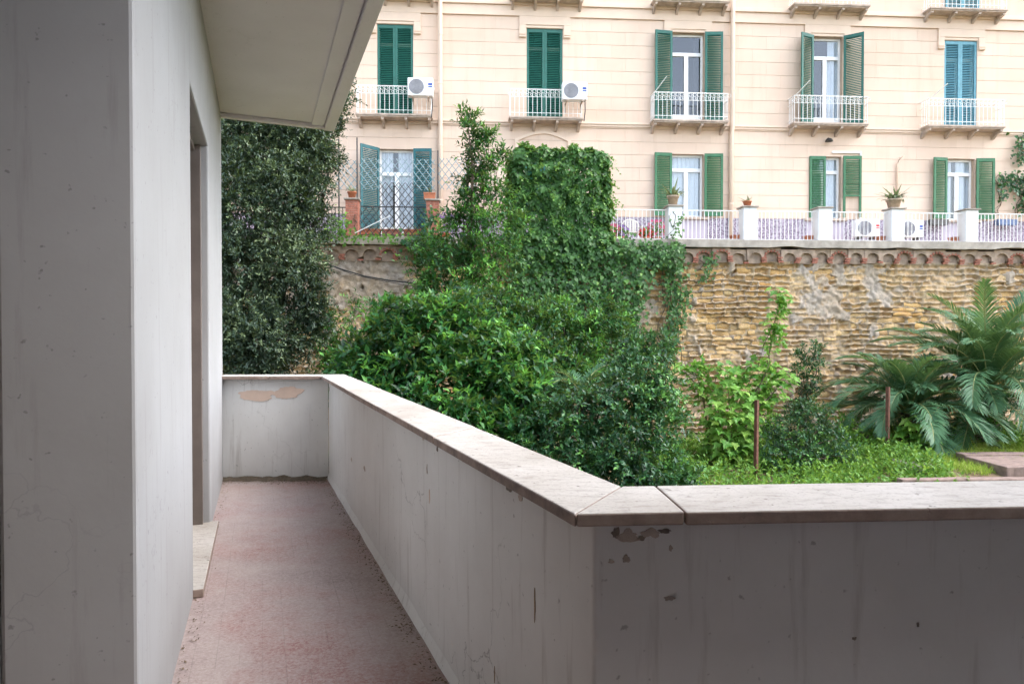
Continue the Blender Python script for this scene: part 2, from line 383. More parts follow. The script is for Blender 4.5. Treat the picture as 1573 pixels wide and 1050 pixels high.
# ceiling slab with drip groove and lip
def offl(p, q, d):      # line p-q moved d to the right
    t = (q - p).normalized(); n = Vector((t.y, -t.x)); return p + n * d, q + n * d
s_far_in = Vector((-3.35, 6.74)); s_far = Vector((-1.91, 7.36)); s_near = Vector((.47, 1.0)); s_r = Vector((6.2, 1.37))
inner = [Vector((-3.35, 6.74)), Vector((-2.06, 7.29)), Vector((.02, 1.68)), Vector((6.2, 2.07))]
m = MB()
poly = [tuple(s_far_in), tuple(s_far), tuple(s_near), tuple(s_r), (6.2, -1.0), (-2.2, -1.5), (-2.6, 1.9)]
m.prism(poly, SOF, SOF + .22)
def strip(m, a0, a1, b0, b1, z0, z1): m.prism([tuple(a0), tuple(a1), tuple(b1), tuple(b0)], z0, z1)
dl = (s_far - s_near).normalized(); nl = Vector((-dl.y, dl.x))      # towards the house
for (o0, o1, dz) in ((0.0, .105, .05), (.115, .24, .022)):
    strip(m, s_near + nl * o0, s_far + nl * o0, s_near + nl * o1, s_far + nl * o1 - dl * .0, SOF - dz, SOF - .001)
dn = (s_r - s_near).normalized(); nn_ = Vector((dn.y, -dn.x))
strip(m, s_near, s_r, s_near + nn_ * .105, s_r + nn_ * .105, SOF - .05, SOF - .002)
df = (s_far - s_far_in).normalized(); nf = Vector((df.y, -df.x))
strip(m, s_far_in, s_far - df * .105, s_far_in + nf * .06, s_far - df * .105 + nf * .06, SOF - .045, SOF - .003)
tag(m.build('balcony_ceiling', 'soffit', bevel=.006), kind='structure')

# parapet
par = thing('balcony_parapet', 'grey peeling balcony parapet with pale stone coping around the walkway', 'parapet', (0, 0, FLZ))
H = CAPZ - FLZ - .036
lin = lambda Y: -.248 - .399 * (Y - 2.889)           # inner face of the long run
kL = Vector((-.399, 1)).normalized(); nL = Vector((kL.y, -kL.x))   # outward
nin = Vector((lin(1.745), 1.745)); fin = Vector((lin(6.957), 6.957)); TH = .18
kR = Vector((1, .065)).normalized(); nR = Vector((-kR.y, kR.x))
# outer corner of the two runs
def isect(p, d, q, e):
    den = d.x * e.y - d.y * e.x; t = ((q.x - p.x) * e.y - (q.y - p.y) * e.x) / den; return p + d * t
nout = isect(nin + nL * TH, kL, nin + nR * TH, kR)
kE = Vector((1, .029)).normalized(); nE = Vector((-kE.y, kE.x))
ein = Vector((-3.0, 6.924)); fout = isect(nin + nL * TH, kL, ein + nE * TH, kE)
rin = nin + kR * 6; rout = isect(nout, kR, rin, nR)
def panel(name, pts):
    mb = MB(); mb.prism([tuple(p) for p in pts], -.6, H); return mb.build(name, 'paint', par, bevel=.008)
panel('outer_wall', [nin, fin, fout, nout, rout, rin])
panel('end_wall', [ein, ein + nE * TH, fout - kE * .22, fin - kE * .0015])
# skirting run along the long wall, broken and uneven
mb = MB(); n = 40
for i in range(n):
    a = i / n; b = (i + 1) / n
    p0 = nin.lerp(fin, a); p1 = nin.lerp(fin, b); r0 = .018 + .012 * mnoise.noise(Vector((i * .37, 1, 0))); r1 = .018 + .012 * mnoise.noise(Vector(((i + 1) * .37, 1, 0)))
    h0 = .055 + .02 * mnoise.noise(Vector((i * .3, 5, 0))); h1 = .055 + .02 * mnoise.noise(Vector(((i + 1) * .3, 5, 0)))
    q0 = p0 - nL * r0; q1 = p1 - nL * r1
    mb.add([(p0.x, p0.y, h0), (p1.x, p1.y, h1), (q1.x, q1.y, 0.001), (q0.x, q0.y, 0.001)], [(0, 1, 2, 3)])
mb.build('skirting', 'paint', par)
# coping slabs
Cn = Vector((.155, 1.665)); J = Vector((.429, 1.683)); O2 = Vector((.415, 1.975)); On = Vector((.318, 1.969))
Cf = Vector((-1.927, 6.885)); Of = Vector((-1.757, 7.170)); kc = (Cf - Cn).normalized()
def slab(pts, dz=0, gap=.003):
    c = sum(pts, Vector((0, 0))) / len(pts); mb = MB()
    pts = [p + (c - p).normalized() * gap for p in pts]
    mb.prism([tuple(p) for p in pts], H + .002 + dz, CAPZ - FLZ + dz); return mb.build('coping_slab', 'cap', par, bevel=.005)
cuts = [0, .235, .47, .70, .93, 1]
for i in range(len(cuts) - 1):
    a, b = cuts[i], cuts[i + 1]
    slab([Cn.lerp(Cf, a), Cn.lerp(Cf, b), On.lerp(Of, b), On.lerp(Of, a)], (0, .0015, 0, .002, 0)[i])
slab([Cn, J, O2, On], .001)
Fr = lambda s: Vector((J.x + s, J.y + .065 * s)); Br = lambda s: Vector((O2.x + s, O2.y + .065 * s))
for a, b in ((0, 1.45), (1.45, 2.9), (2.9, 4.4), (4.4, 5.9)): slab([Fr(a), Fr(b), Br(b), Br(a)], .0005)
slab([Cf + Vector((-.003, 0)), Of + Vector((-.003, 0)), Vector((-2.45, 7.15)), Vector((-2.45, 6.862))])
slab([Vector((-2.45, 7.15)), Vector((-2.45, 6.862)), Vector((-3.0, 6.846)), Vector((-3.0, 7.13))])
# salmon filler patches on the end wall
def blob(name, px, py, rx, rz, mat, seed):
    pts = []
    P0 = at(px, py, 6.9); yl = 6.924 + .029 * (P0.x + 3.0)
    for k in range(44):
        a = 2 * math.pi * k / 44; rr = 1 + .45 * mnoise.noise(Vector((math.cos(a) * 1.5 + seed, math.sin(a) * 1.5, seed))) + .16 * mnoise.noise(Vector((math.cos(a) * 6 + seed, math.sin(a) * 6, seed)))
        pts.append((P0.x + rx * rr * math.cos(a), P0.z - FLZ + rz * rr * math.sin(a)))
    mb = MB(); mb.prism_xz(pts, yl - .0075, yl + .02); mb.build(name, mat, par)
blob('plaster_patch', 393, 607, .19, .055, 'patch', 3.1); blob('plaster_patch', 441, 604, .135, .06, 'patch', 5.7)
def wallblob(name, px, py, rx, rz, mat, seed, run='near', th=.002, tilt=0):
    o_, k_, n_ = (nin, kR, nR) if run == 'near' else (nin, kL, nL)
    d = ray(px, py); den = d.x * n_.x + d.y * n_.y; t_ = (o_.x * n_.x + o_.y * n_.y) / den; P = CAM + d * t_; pts = []
    for k in range(22):
        a = 2 * math.pi * k / 22; rr = 1 + .75 * mnoise.noise(Vector((math.cos(a) * 1.6 + seed, math.sin(a) * 1.6, seed * 1.3)))
        u, v_ = rx * rr * math.cos(a), rz * rr * math.sin(a); q = Vector((P.x, P.y)) + k_ * (u + tilt * v_); pts.append((q.x, q.y, P.z - FLZ + v_))
    mb = MB(); n = len(pts); off = -n_ * th; mb.add([(x + off.x, y + off.y, z_) for x, y, z_ in pts] + [(x - off.x, y - off.y, z_) for x, y, z_ in pts], [tuple(range(n))] + [(i, (i + 1) % n, n + (i + 1) % n, n + i) for i in range(n)])
    mb.build(name, mat, par)
for a in ((965, 822, .028, .016, 'chip', 1.1), (1000, 818, .022, .012, 'chip', 2.2), (945, 818, .009, .014, 'stain', 3.3), (1022, 815, .016, .006, 'stain', 4.4), (962, 858, .010, .009, 'chip', 5.5), (1030, 842, .005, .007, 'chip', 6.1), (1028, 918, .013, .006, 'chip', 7.7), (940, 862, .009, .005, 'chip', 9.2), (985, 826, .012, .006, 'stain', 10.4), (1312, 980, .006, .004, 'stain', 12.4), (1410, 958, .004, .005, 'stain', 13.1)): wallblob('paint_chip', *a)
for a in ((822, 925, .0035, .055, 'rustrun', 1.4), (760, 1035, .003, .03, 'rustrun', 2.4), (690, 690, .02, .012, 'chip', 5.2), (712, 704, .03, .012, 'chip', 6.2), (672, 686, .012, .02, 'stain', 7.2), (740, 718, .035, .010, 'stain', 8.1), (782, 748, .03, .014, 'stain', 8.8), (800, 762, .02, .012, 'chip', 9.9), (656, 720, .008, .025, 'chip', 11.2), (660, 762, .008, .03, 'patch', 12.2), (506, 597, .012, .02, 'stain', 15.3), (560, 720, .03, .02, 'chip', 16.3), (540, 705, .03, .015, 'chip', 17.3), (650, 672, .02, .012, 'chip', 18.3)): wallblob('paint_chip', *a, 'long')
# dark drift of earth along the foot of the end wall
mb = MB(); n = 30
for i in range(n):
    def dr(j): x = -2.98 + 1.1 * j / n; q = mnoise.noise(Vector((j * .31, 2, 9))); return x, 6.921 + .029 * (x + 3), .030 + .035 * q + .012 * mnoise.noise(Vector((j * 1.7, 3, 4))), .10 + .05 * mnoise.noise(Vector((j * .4, 7, 1)))
    x0, y0, h0, r0_ = dr(i); x1, y1, h1, r1_ = dr(i + 1)
    mb.add([(x0, y0 - .004, h0), (x1, y1 - .004, h1), (x1, y1 - .03, .02), (x0, y0 - .03, .02), (x1, y1 - r1_, .003), (x0, y0 - r0_, .003)], [(0, 1, 2, 3), (3, 2, 4, 5)])
mb.build('earth_drift', 'earth', par, smooth=True)
# drift of dirt at the foot of the end wall and litter along the edges
dirt = MB(); random.seed(3)
def flake(mb, x, y, z, s):
    a = random.uniform(0, 6.28); u = Vector((math.cos(a), math.sin(a), random.uniform(-.4, .4))) * s; v_ = Vector((-math.sin(a), math.cos(a), random.uniform(-.3, .5))) * s * .5
    p = Vector((x, y, z)); mb.add([p - u, p + v_, p + u, p - v_], [(0, 1, 2, 3)])
for i in range(2200):
    e = random.random()
    if e < .45: s = random.random(); x = -2.95 + 1.08 * s; y = 6.9 - abs(random.gauss(0, .09))
    elif e < .58: s = random.uniform(0, 5); p = Pc + dW * s; q = abs(random.gauss(0, .035)); x = p.x + dW.y * q + .01; y = p.y - dW.x * q
    else: p = nin.lerp(fin, random.random()); q = .03 + abs(random.gauss(0, .04)); x = p.x - nL.x * q; y = p.y - nL.y * q
    flake(dirt, x, y, FLZ + .006, random.uniform(.003, .011))
tag(dirt.build('litter', 'dry'), 'scattered dry litter and crumbs along the edges of the balcony floor', 'litter', kind='stuff')

# ================================================================== GARDEN GROUND
m = MB(); nx, ny = 90, 70; X0, X1, Y0_, Y1_ = -30, 40, -2, 24
def gz(x, y): return .10 * mnoise.noise(Vector((x * .35, y * .35, 0))) + .05 * mnoise.noise(Vector((x * 1.1, y * 1.1, 3))) + .25 * max(0, min(1, (x - 6.5) / 2)) * max(0, min(1, (y - 12) / 2)) + .12
vs = [(X0 + (X1 - X0) * i / nx, Y0_ + (Y1_ - Y0_) * j / ny) for j in range(ny + 1) for i in range(nx + 1)]
m.add([(x, y, gz(x, y)) for x, y in vs], [(j * (nx + 1) + i, j * (nx + 1) + i + 1, (j + 1) * (nx + 1) + i + 1, (j + 1) * (nx + 1) + i) for j in range(ny) for i in range(nx)])
m.add([(-400, -300, -.3), (400, -300, -.3), (400, 400, -.3), (-400, 400, -.3)], [(0, 1, 2, 3)])
tag(m.build('ground', 'ground', smooth=True), kind='structure')
def lowslab(name, label, px0, px1, py, depth, h, mat, tilt=0):
    a = onz(px0, py, .5); b = onz(px1, py, .5)
    t = thing(name, label, 'slab', ((a.x + b.x) / 2, a.y, .42), 0)
    L = (b.x - a.x) / 2; mb = MB(); n = 8; top = [(-L + 2 * L * i / n, random.uniform(-.02, .02)) for i in range(n + 1)]
    pts = [(x, dy) for x, dy in top] + [(x, depth + random.uniform(-.03, .03)) for x, dy in top[::-1]]
    mb.prism(pts, -.2, h); mb.build('block', mat, t, bevel=.02); t.rotation_euler = (0, tilt, .03)
lowslab('concrete_slab', 'tilted grey concrete slab lying in the grass by the young palm', 1398, 1447, 712, .9, .03, 'slabgrey', .05)
lowslab('garden_step', 'brown stone garden step half buried in grass at the right edge', 1545, 1640, 718, 1.2, .10, 'kerb')
lowslab('garden_border', 'long low brown stone border behind the grass on the right', 1480, 1640, 700, .3, .12, 'kerb')
lowslab('garden_kerb', 'low stone kerb just beyond the near coping at the bottom of the grass', 1384, 1680, 737, .2, .10, 'kerb')

# ================================================================== RETAINING WALL AND TERRACE
rw = thing('retaining_wall', 'tall eroded yellow tuff retaining wall with brick arch frieze below terrace', 'wall', (0, WY, 0), ANG)
xl, xr = wx(330), wx(1680); ztop = TZ - .62
DX = .03; nxw = int((xr - xl) / DX); nzw = int(ztop / DX)
gx = np.linspace(xl, xr, nxw + 1); gzv = np.linspace(-.3, ztop, nzw + 1)
PIT = .168
rs = random.Random(11)
stones = []                                       # (x0,x1,z0,z1)
z = -.3; row = 0
while z < ztop - .05:
    h = PIT * rs.uniform(.78, 1.25); x = xl + rs.uniform(-.4, 0)
    while x < xr:
        L = rs.uniform(.22, .62); stones.append((x, x + L, z, z + h)); x += L
    z += h; row += 1
GX, GZ = np.meshgrid(gx, gzv)
def fbm(X, Z, s, seed, oct=4):
    """value noise"""
    out = np.zeros_like(X); amp = 1; tot = 0
    for o in range(oct):
        r = np.random.default_rng(seed + o); T = r.random((256, 256))
        a = X * s + 1000; b = Z * s + 1000; i = np.floor(a).astype(int); j = np.floor(b).astype(int)
        u = a - i; v = b - j; u = u * u * (3 - 2 * u); v = v * v * (3 - 2 * v)
        g = lambda p, q: T[p % 256, q % 256]
        out += amp * ((g(i, j) * (1 - u) + g(i + 1, j) * u) * (1 - v) + (g(i, j + 1) * (1 - u) + g(i + 1, j + 1) * u) * v)
        tot += amp; amp *= .5; s *= 2.03
    return out / tot
pl_ = .62 * fbm(GX, GZ, .8, 50, 4) + .38 * fbm(GX, GZ, 4.2, 57, 4)
left = np.clip((wx(640) - GX) / 1.2, 0, 1); toph = np.clip((GZ - (ztop - .9)) / .6, 0, 1)
pmask = np.clip((pl_ + .13 * left + .05 * toph - .59) / .035, 0, 1)     # 1 = plaster still on
wob = (fbm(GX, GZ, 3.0, 80, 3) - .5)
Hh = np.zeros_like(GX)
WXw = GX + .14 * (fbm(GX, GZ, 3, 90, 3) - .5); WZw = GZ + .16 * (fbm(GX, GZ, 1.7, 95, 3) - .5) + .05 * (fbm(GX, GZ, 11, 97, 3) - .5)
pocket = np.zeros_like(GX)
for (x0, x1, z0, z1) in stones:
    i0 = max(0, np.searchsorted(gx, x0 - .15)); i1 = min(nxw + 1, np.searchsorted(gx, x1 + .15)); j0 = max(0, np.searchsorted(gzv, z0 - .12)); j1 = min(nzw + 1, np.searchsorted(gzv, z1 + .12))
    if i1 <= i0 or j1 <= j0: continue
    sx = WXw[j0:j1, i0:i1]; sz = WZw[j0:j1, i0:i1]
    e = np.minimum(np.minimum(sx - x0, x1 - sx) * .9, np.minimum(sz - z0 - .006, z1 - sz - .012))
    pocket[j0:j1, i0:i1] = np.maximum(pocket[j0:j1, i0:i1], np.clip((e - .012) / .02, 0, 1))
depth_var = .5 + 1.0 * fbm(GX, GZ, 1.6, 130, 3)
rough = (fbm(GX, GZ, 9, 140, 4) - .5) * .12 + wob * .07
ridge = np.clip((fbm(GX, GZ, 2.3, 210, 3) - .36) / .2, 0, 1); smear = np.clip((fbm(GX, GZ, 1.1, 230, 4) - .47) / .08, 0, 1)
skin_h = (.075 * ridge - .05 * (1 - ridge)) * (1 - pocket) - .12 * pocket * depth_var * (1 - .75 * smear)
Hh = skin_h * (1 - pmask) + (.015 + (fbm(GX, GZ, 7, 150, 5) - .5) * .09) * pmask + rough
holes = np.clip((fbm(GX, GZ, 3.4, 170, 2) - .84) / .02, 0, 1); Hh -= .22 * holes
V = np.stack([GX, -Hh, GZ], -1).reshape(-1, 3)
idx = np.arange((nxw + 1) * (nzw + 1)).reshape(nzw + 1, nxw + 1)
Fq = np.stack([idx[:-1, :-1], idx[:-1, 1:], idx[1:, 1:], idx[1:, :-1]], -1).reshape(-1, 4)
def np_mesh(name, V, F, mat, attr=None, smooth=False):
    me = bpy.data.meshes.new(name); k = F.shape[1]
    me.vertices.add(len(V)); me.vertices.foreach_set('co', np.ascontiguousarray(V, dtype=np.float32).ravel())
    me.loops.add(F.size); me.loops.foreach_set('vertex_index', np.ascontiguousarray(F, dtype=np.int32).ravel())
    me.polygons.add(len(F)); me.polygons.foreach_set('loop_start', np.arange(0, F.size, k, dtype=np.int32))
    if smooth: me.polygons.foreach_set('use_smooth', np.ones(len(F), dtype=bool))
    me.update(calc_edges=True)
    if attr:
        a = me.attributes.new(attr[0], 'FLOAT', 'POINT'); a.data.foreach_set('value', np.ascontiguousarray(attr[1], dtype=np.float32).ravel())
    me.materials.append(M[mat]); return me
skin = np.clip(pmask * (.55 + .6 * fbm(GX, GZ, 2, 260, 3)) + (.25 + .5 * fbm(GX, GZ, 1.4, 270, 3)) * (1 - pocket) * (1 - pmask), 0, 1)
o = link('mortar_skin', np_mesh('mortar_skin', V, Fq, 'tuffskin', ('skin', skin), True), rw); tag(o, kind='stuff')
# stones sitting in the pockets
def stone_geo(x0, x1, z0, z1, d, seed):
    nu, nv = 6, 4; vs = []
    for j in range(nv + 1):
        for i in range(nu + 1):
            u, v = i / nu, j / nv; x = x0 + .008 + (x1 - x0 - .016) * u; zz = z0 + .006 + (z1 - z0 - .012) * v
            ed = min(u, 1 - u) * 3; ed = min(1, ed); ev = min(1, min(v, 1 - v) * 4)
            bulge = d - .035 * v - .02 * (1 - ed) + .03 * mnoise.noise(Vector((x * 5, zz * 7, seed))) + .02 * mnoise.noise(Vector((x * 14, zz * 14, seed)))
            vs.append((x, .085 - bulge * (.4 + .6 * ev), zz))
    fs = [(j * (nu + 1) + i, j * (nu + 1) + i + 1, (j + 1) * (nu + 1) + i + 1, (j + 1) * (nu + 1) + i) for j in range(nv) for i in range(nu)]
    k = len(vs); vs += [(x0, .2, z0), (x1, .2, z0), (x1, .2, z1), (x0, .2, z1)]
    fs += [(k, k + 1, nu, 0), (k + 1, k + 2, (nv + 1) * (nu + 1) - 1, nu), (k + 2, k + 3, nv * (nu + 1), (nv + 1) * (nu + 1) - 1), (k + 3, k, 0, nv * (nu + 1))]
    return vs, fs
cand = []
for s in stones:
    cx, cz = (s[0] + s[1]) / 2, (s[2] + s[3]) / 2
    i = min(nxw, max(0, int((cx - xl) / DX))); j = min(nzw, max(0, int((cz + .3) / DX)))
    if pmask[j, i] > .5 or smear[j, i] > .6 or cz > ztop - .12: continue
    vis = (wx(985) < cx < wx(1580) and cz > 1.2) or (wx(500) < cx < wx(650) and cz > 2.6)
    cand.append((not vis, -(s[1] - s[0]) * (s[3] - s[2]), s))
cand.sort(key=lambda c: (c[0], c[1]))
rest = MB()
for n_, (hid, ar, s) in enumerate(cand):
    vs, fs = stone_geo(*s, rs.uniform(.03, .10), n_ * 1.7)
    i = min(nxw, max(0, int(((s[0] + s[1]) / 2 - xl) / DX))); j = min(nzw, max(0, int(((s[2] + s[3]) / 2 + .3) / DX)))
    ox, oz = float(GX[j, i] - WXw[j, i]), float(GZ[j, i] - WZw[j, i]); vs = [(a + ox, b, c + oz) for a, b, c in vs]
    if n_ < 300:
        mb = MB(); mb.add(vs, fs); mb.build('tuff_stone', 'tuff', rw, smooth=True)
    else: rest.add(vs, fs)
tag(rest.build('tuff_stones_further', 'tuff', rw, smooth=True), kind='stuff')
# core behind, end returns
m = MB(); m.box(xl - 8, xr + 4, .22, .8, -.4, TZ - .25); m.build('core', 'tuffskin', rw)
# frieze of little brick arches on corbels
PA = .52
na = int((xr - xl) / PA); zf0 = ztop; zf1 = TZ - .24
def arch_mesh():
    mb = MB(); n = 10; w2 = PA / 2; r = PA * .36; zc = .13
    arc = [(r * math.cos(math.pi * k / n), zc + r * .75 * math.sin(math.pi * k / n)) for k in range(n + 1)]
    topz = zf1 - zf0
    for k in range(n):
        (xa, za), (xb, zb) = arc[k], arc[k + 1]
        mb.add([(xa, -.16, za), (xb, -.16, zb), (xb, -.16, topz), (xa, -.16, topz), (xa, .12, za), (xb, .12, zb)], [(0, 3, 2, 1), (0, 1, 5, 4)])
    for sx in (-1, 1):
        x0, x1 = sorted((sx * r, sx * w2)); mb.box(x0, x1 - .001 if sx > 0 else x1, -.16, .12, .05, topz)
    mb.box(-r, r, -.045, .12, -.05, topz - .002)
    return mb
am = arch_mesh().mesh('frieze_arch', 'frieze')
bkm = [MB().box(-.075, .075, -.035, .035, 0, .045).mesh('brick', 'oldbrick') for _ in range(1)][0]
for i in range(na):
    x = xl + PA * (i + .5); a = link('frieze_arch', am, rw); a.location = (x, .05 * rs.uniform(-.6, 1), zf0 + rs.uniform(-.02, .02)); a.rotation_euler = (0, rs.uniform(-.04, .04), rs.uniform(-.03, .03)); a.scale = (rs.uniform(.97, 1.06), 1, rs.uniform(.92, 1.06))
    px_est = 786 + (x) * 51
    if not (440 < px_est < 700 or 1020 < px_est < 1600): continue
    lost = rs.random()
    for c in range(3 if lost > .25 else 1):                 # corbel bricks
        b = link('brick', bkm, a); b.location = (PA / 2 - .02 + rs.uniform(-.02, .02), -.165 - .02 * c + rs.uniform(-.012, .012), .02 + c * .058 - .06); b.rotation_euler = (0, rs.uniform(-.06, .06), rs.uniform(-.1, .1))
    if lost > .8:                                          # voussoirs round the arch
        for k in range(7):
            t = math.pi * (k + .5) / 7; r = PA * .36 + .03
            b = link('brick', bkm, a); b.location = (r * math.cos(t), -.15 + rs.uniform(-.012, .006), .13 + r * .75 * math.sin(t)); b.rotation_euler = (0, -t, 0); b.scale = (.42, .9, 1.2)
# concrete cornice with a broken lower edge
m = MB(); n = 260; xa, xb = xl - 8, xr + 4
for i in range(n):
    x0 = xa + (xb - xa) * i / n; x1 = xa + (xb - xa) * (i + 1) / n
    def low(x): return TZ - .215 + .02 * mnoise.noise(Vector((x * 1.5, 2, 0))) + .13 * max(0, mnoise.noise(Vector((x * .55, 7, 0))) - .22)
    def fr_(x, q): return -.30 + .02 * mnoise.noise(Vector((x * 3, q, 0)))
    a0, a1 = low(x0), low(x1)
    m.add([(x0, fr_(x0, 1), a0), (x1, fr_(x1, 1), a1), (x1, fr_(x1, 4), TZ + .01), (x0, fr_(x0, 4), TZ + .01), (x0, .3, a0), (x1, .3, a1), (x1, .3, TZ + .01), (x0, .3, TZ + .01)],
          [(0, 1, 2, 3), (4, 5, 1, 0), (3, 2, 6, 7)])
m.build('cornice', 'concrete', rw, smooth=False)
m = MB(); m.box(xl - 8, xr + 4, .3, FY - WY + .3, TZ - .2, TZ + .012)
te = m.build('terrace', 'terrace'); te.location = (0, WY, 0); te.rotation_euler = (0, 0, ANG); tag(te, kind='structure')
# cables slung across the left of the wall
def cable(label, pts, r):
    P = [wworld(*((lambda q: (q[0], .22, q[1]))(loc(px, py, WY, .22)))) for px, py in pts]
    c = P[0].copy(); mb = MB(); mb.tube([p - c for p in P], r, 6); o = mb.build('wall_cable', 'cable', smooth=True); o.location = c
    tag(o, label, 'cable')
cable('thick black cable sagging across the wall beside the dark tree', [(486, 398), (520, 412), (560, 424), (600, 431), (650, 436), (690, 438)], .022)
cable('thin black cable running just under the thick wall cable', [(500, 404), (540, 421), (580, 430), (620, 437), (660, 444), (690, 447)], .010)

# ================================================================== FACADE
bld = thing('apartment_building', 'long cream stucco apartment building with green shutters above the terrace', 'building', (0, FY, 0), ANG)
ZB = 13.65                                          # underside of the upper band
SL = 10.21                                          # balcony slab top
WH = 13.27; GH = 9.20; GS = 7.08                    # window heads, lower sills
wins = []                                           # openings x0,x1,z0,z1
def op(px0, px1, z0, z1): q = (fx(px0), fx(px1), z0, z1); wins.append(q); return q
oA = op(580, 635, SL, WH); oB = op(809, 864, SL, WH); oC = op(1030, 1081, SL, WH); oD = op(1245, 1293, SL, WH); oE = op(1449, 1499, SL, WH)
oa = op(582, 636, TZ + .25, GH); ob = op(806, 862, GS, GH - .02); oc = op(1030, 1081, GS, GH); od = op(1243, 1292, GS, GH); oe = op(1451, 1497, GS, GH)
FX0, FX1 = fx(300), fx(1660); FTOP = 16.6
def rect_minus(rects, cut):
    out = []
    for (a, b, c, d) in rects:
        x0, x1, z0, z1 = cut
        if x1 <= a or x0 >= b or z1 <= c or z0 >= d: out.append((a, b, c, d)); continue
        if a < x0: out.append((a, x0, c, d))
        if x1 < b: out.append((x1, b, c, d))
        xa, xb = max(a, x0), min(b, x1)
        if c < z0: out.append((xa, xb, c, z0))
        if z1 < d: out.append((xa, xb, z1, d))
    return [r for r in out if r[1] - r[0] > .004 and r[3] - r[2] > .004]
back = [(FX0 - 8, FX1 + 6, 0, FTOP)]
for q in wins: back = rect_minus(back, q)
m = MB()
for a, b, c, d in back: m.box(a, b, 0, .35, c, d)
wall = m.build('wall', 'creamback', bld)
m = MB(); m.box(FX0 - 8, FX1 + 6, 3.2, 3.4, 0, FTOP); m.box(FX0 - 8, FX1 + 6, .36, 3.2, FTOP - .1, FTOP); m.box(FX0 - 8, FX1 + 6, .36, 3.2, SL - .3, SL - .02); m.box(FX0 - 8, FX1 + 6, .36, 3.2, TZ, TZ + .1)
for i in range(12): x = FX0 + (FX1 - FX0) * i / 11 ; m.box(x, x + .1, .36, 3.2, 0, FTOP)
m.build('rooms', 'dado' if 0 else 'dark', bld)
# stucco blocks, course by course
CH = .433; blocks = []
DADO = TZ + 1.13
def courses(zhi, zlo, shift):
    zz = zhi; r = 0
    while zz > zlo + .02:
        z0 = max(zlo, zz - CH); L = .97; x = FX0 + ((r + shift) % 2) * L / 2 - L
        while x < FX1 + .5:
            rects = [(x + .0014, x + L - .0014, z0 + .0055, zz - .0055)]
            for q in wins: rects = rect_minus(rects, (q[0] - .002, q[1] + .002, q[2] - .3 if q[2] < 8 else q[2], q[3] + .002))
            if rects: blocks.append((sum((b - a) * (d - c) for a, b, c, d in rects), rects, x))
            x += L
        zz = z0; r += 1
courses(ZB, SL - .06, 0); courses(SL - .20, DADO, 1)
blocks.sort(key=lambda b: (not (fx(505) < b[2] < fx(1590)), -b[0]))
rest = MB()
for n_, (ar, rects, x) in enumerate(blocks):
    mb = rest if n_ >= 300 else MB()
    pr = .013 + .003 * rs.random()
    for a, b, c, d in rects: mb.box(a, b, -pr, .002, c, d)
    if n_ < 300: mb.build('stucco_block', 'cream', wall)
tag(rest.build('stucco_blocks_further', 'cream', wall), kind='stuff')
# dado
dd = [(FX0 - 2, FX1 + 2, TZ, DADO - .01)]
for q in wins: dd = rect_minus(dd, (q[0] - .12, q[1] + .12, q[2] - 3 if q[2] < 8 else 99, DADO + 1))
m = MB()
for a, b, c, d in dd: m.box(a, b, -.04, .002, c, d)
m.build('dado', 'dado', bld)
for q in (ob, oc, od, oe): MB().box(q[0] - .118, q[1] + .118, -.03, .002, TZ, GS - .09).build('dado_panel', 'dadoflat', bld)
for q in (ob, oc, od, oe): MB().box(q[0] - .2, q[1] + .2, -.12, .34, GS - .085, GS - .002).build('window_sill', 'balcony', bld, bevel=.008)
# bands and mouldings
def band(name, z0, z1, out, gaps=()):
    rects = [(FX0 - 8, FX1 + 6, z0, z1)]; mb = MB()
    for g in gaps: rects = rect_minus(rects, (g[0], g[1], z0 - 1, z1 + 1))
    for a, b, c, d in rects: mb.box(a, b, -out, .002, c, d)
    mb.build(name, 'creamtrim', bld, bevel=.006)
band('upper_band', ZB, ZB + .34, .07)
band('cornice', ZB + .342, ZB + .42, .13); band('cornice', ZB + .422, ZB + .50, .10)
band('belt_course', SL - .085, SL - .03, .11); band('belt_course', SL - .16, SL - .087, .075); band('belt_course', SL - .20, SL - .162, .04)
m = MB(); m.box(FX0 - 8, FX1 + 6, -.02, .002, ZB + .502, FTOP); m.build('upper_storey', 'cream', bld)
# casings with ears over the balcony doors
for q in (oA, oB, oC, oD, oE):
    e = .25; mb = MB()
    mb.box(q[0] - e, q[1] + e, -.068, .002, WH + .10, ZB - .002); mb.box(q[0] - e, q[0] - .03, -.068, .002, WH - .32, WH + .098); mb.box(q[1] + .03, q[1] + e, -.068, .002, WH - .32, WH + .098)
    mb.box(q[0] - .03, q[1] + .03, -.04, .002, WH + .012, WH + .098)
    for s0, s1 in ((q[0] - e - .012, q[0] - .03), (q[1] + .03, q[1] + e + .012)):
        for zz in (WH - .30, WH - .23): mb.box(s0, s1, -.09, -.066, zz, zz + .03)
    mb.build('door_casing', 'creamtrim', bld, bevel=.004)
# blind arched panel over the ivy clad window
cx = (ob[0] + ob[1]) / 2; mb = MB(); w2 = (fx(881) - fx(795)) / 2; zb = loc(838, 228, FY)[1]; zt = loc(838, 202, FY)[1]; n = 14
outer = [(-w2, zb), (-w2, zt - .28)] + [(-w2 + 2 * w2 * k / n, zt - .28 + .28 * math.sin(math.pi * k / n)) for k in range(1, n)] + [(w2, zt - .28), (w2, zb)]
innr = [(x * .88, zb + (zz - zb) * .84 + (.0 if zz == zb else 0)) for x, zz in outer]
for k in range(len(outer) - 1):
    a, b, c, d = outer[k], outer[k + 1], innr[k + 1], innr[k]
    mb.prism_xz([(cx + p[0], p[1]) for p in (a, b, c, d)], -.06, .0)
mb.box(cx - w2, cx + w2, -.06, 0, zb - .07, zb - .002); mb.build('blind_arch', 'creamtrim', bld)
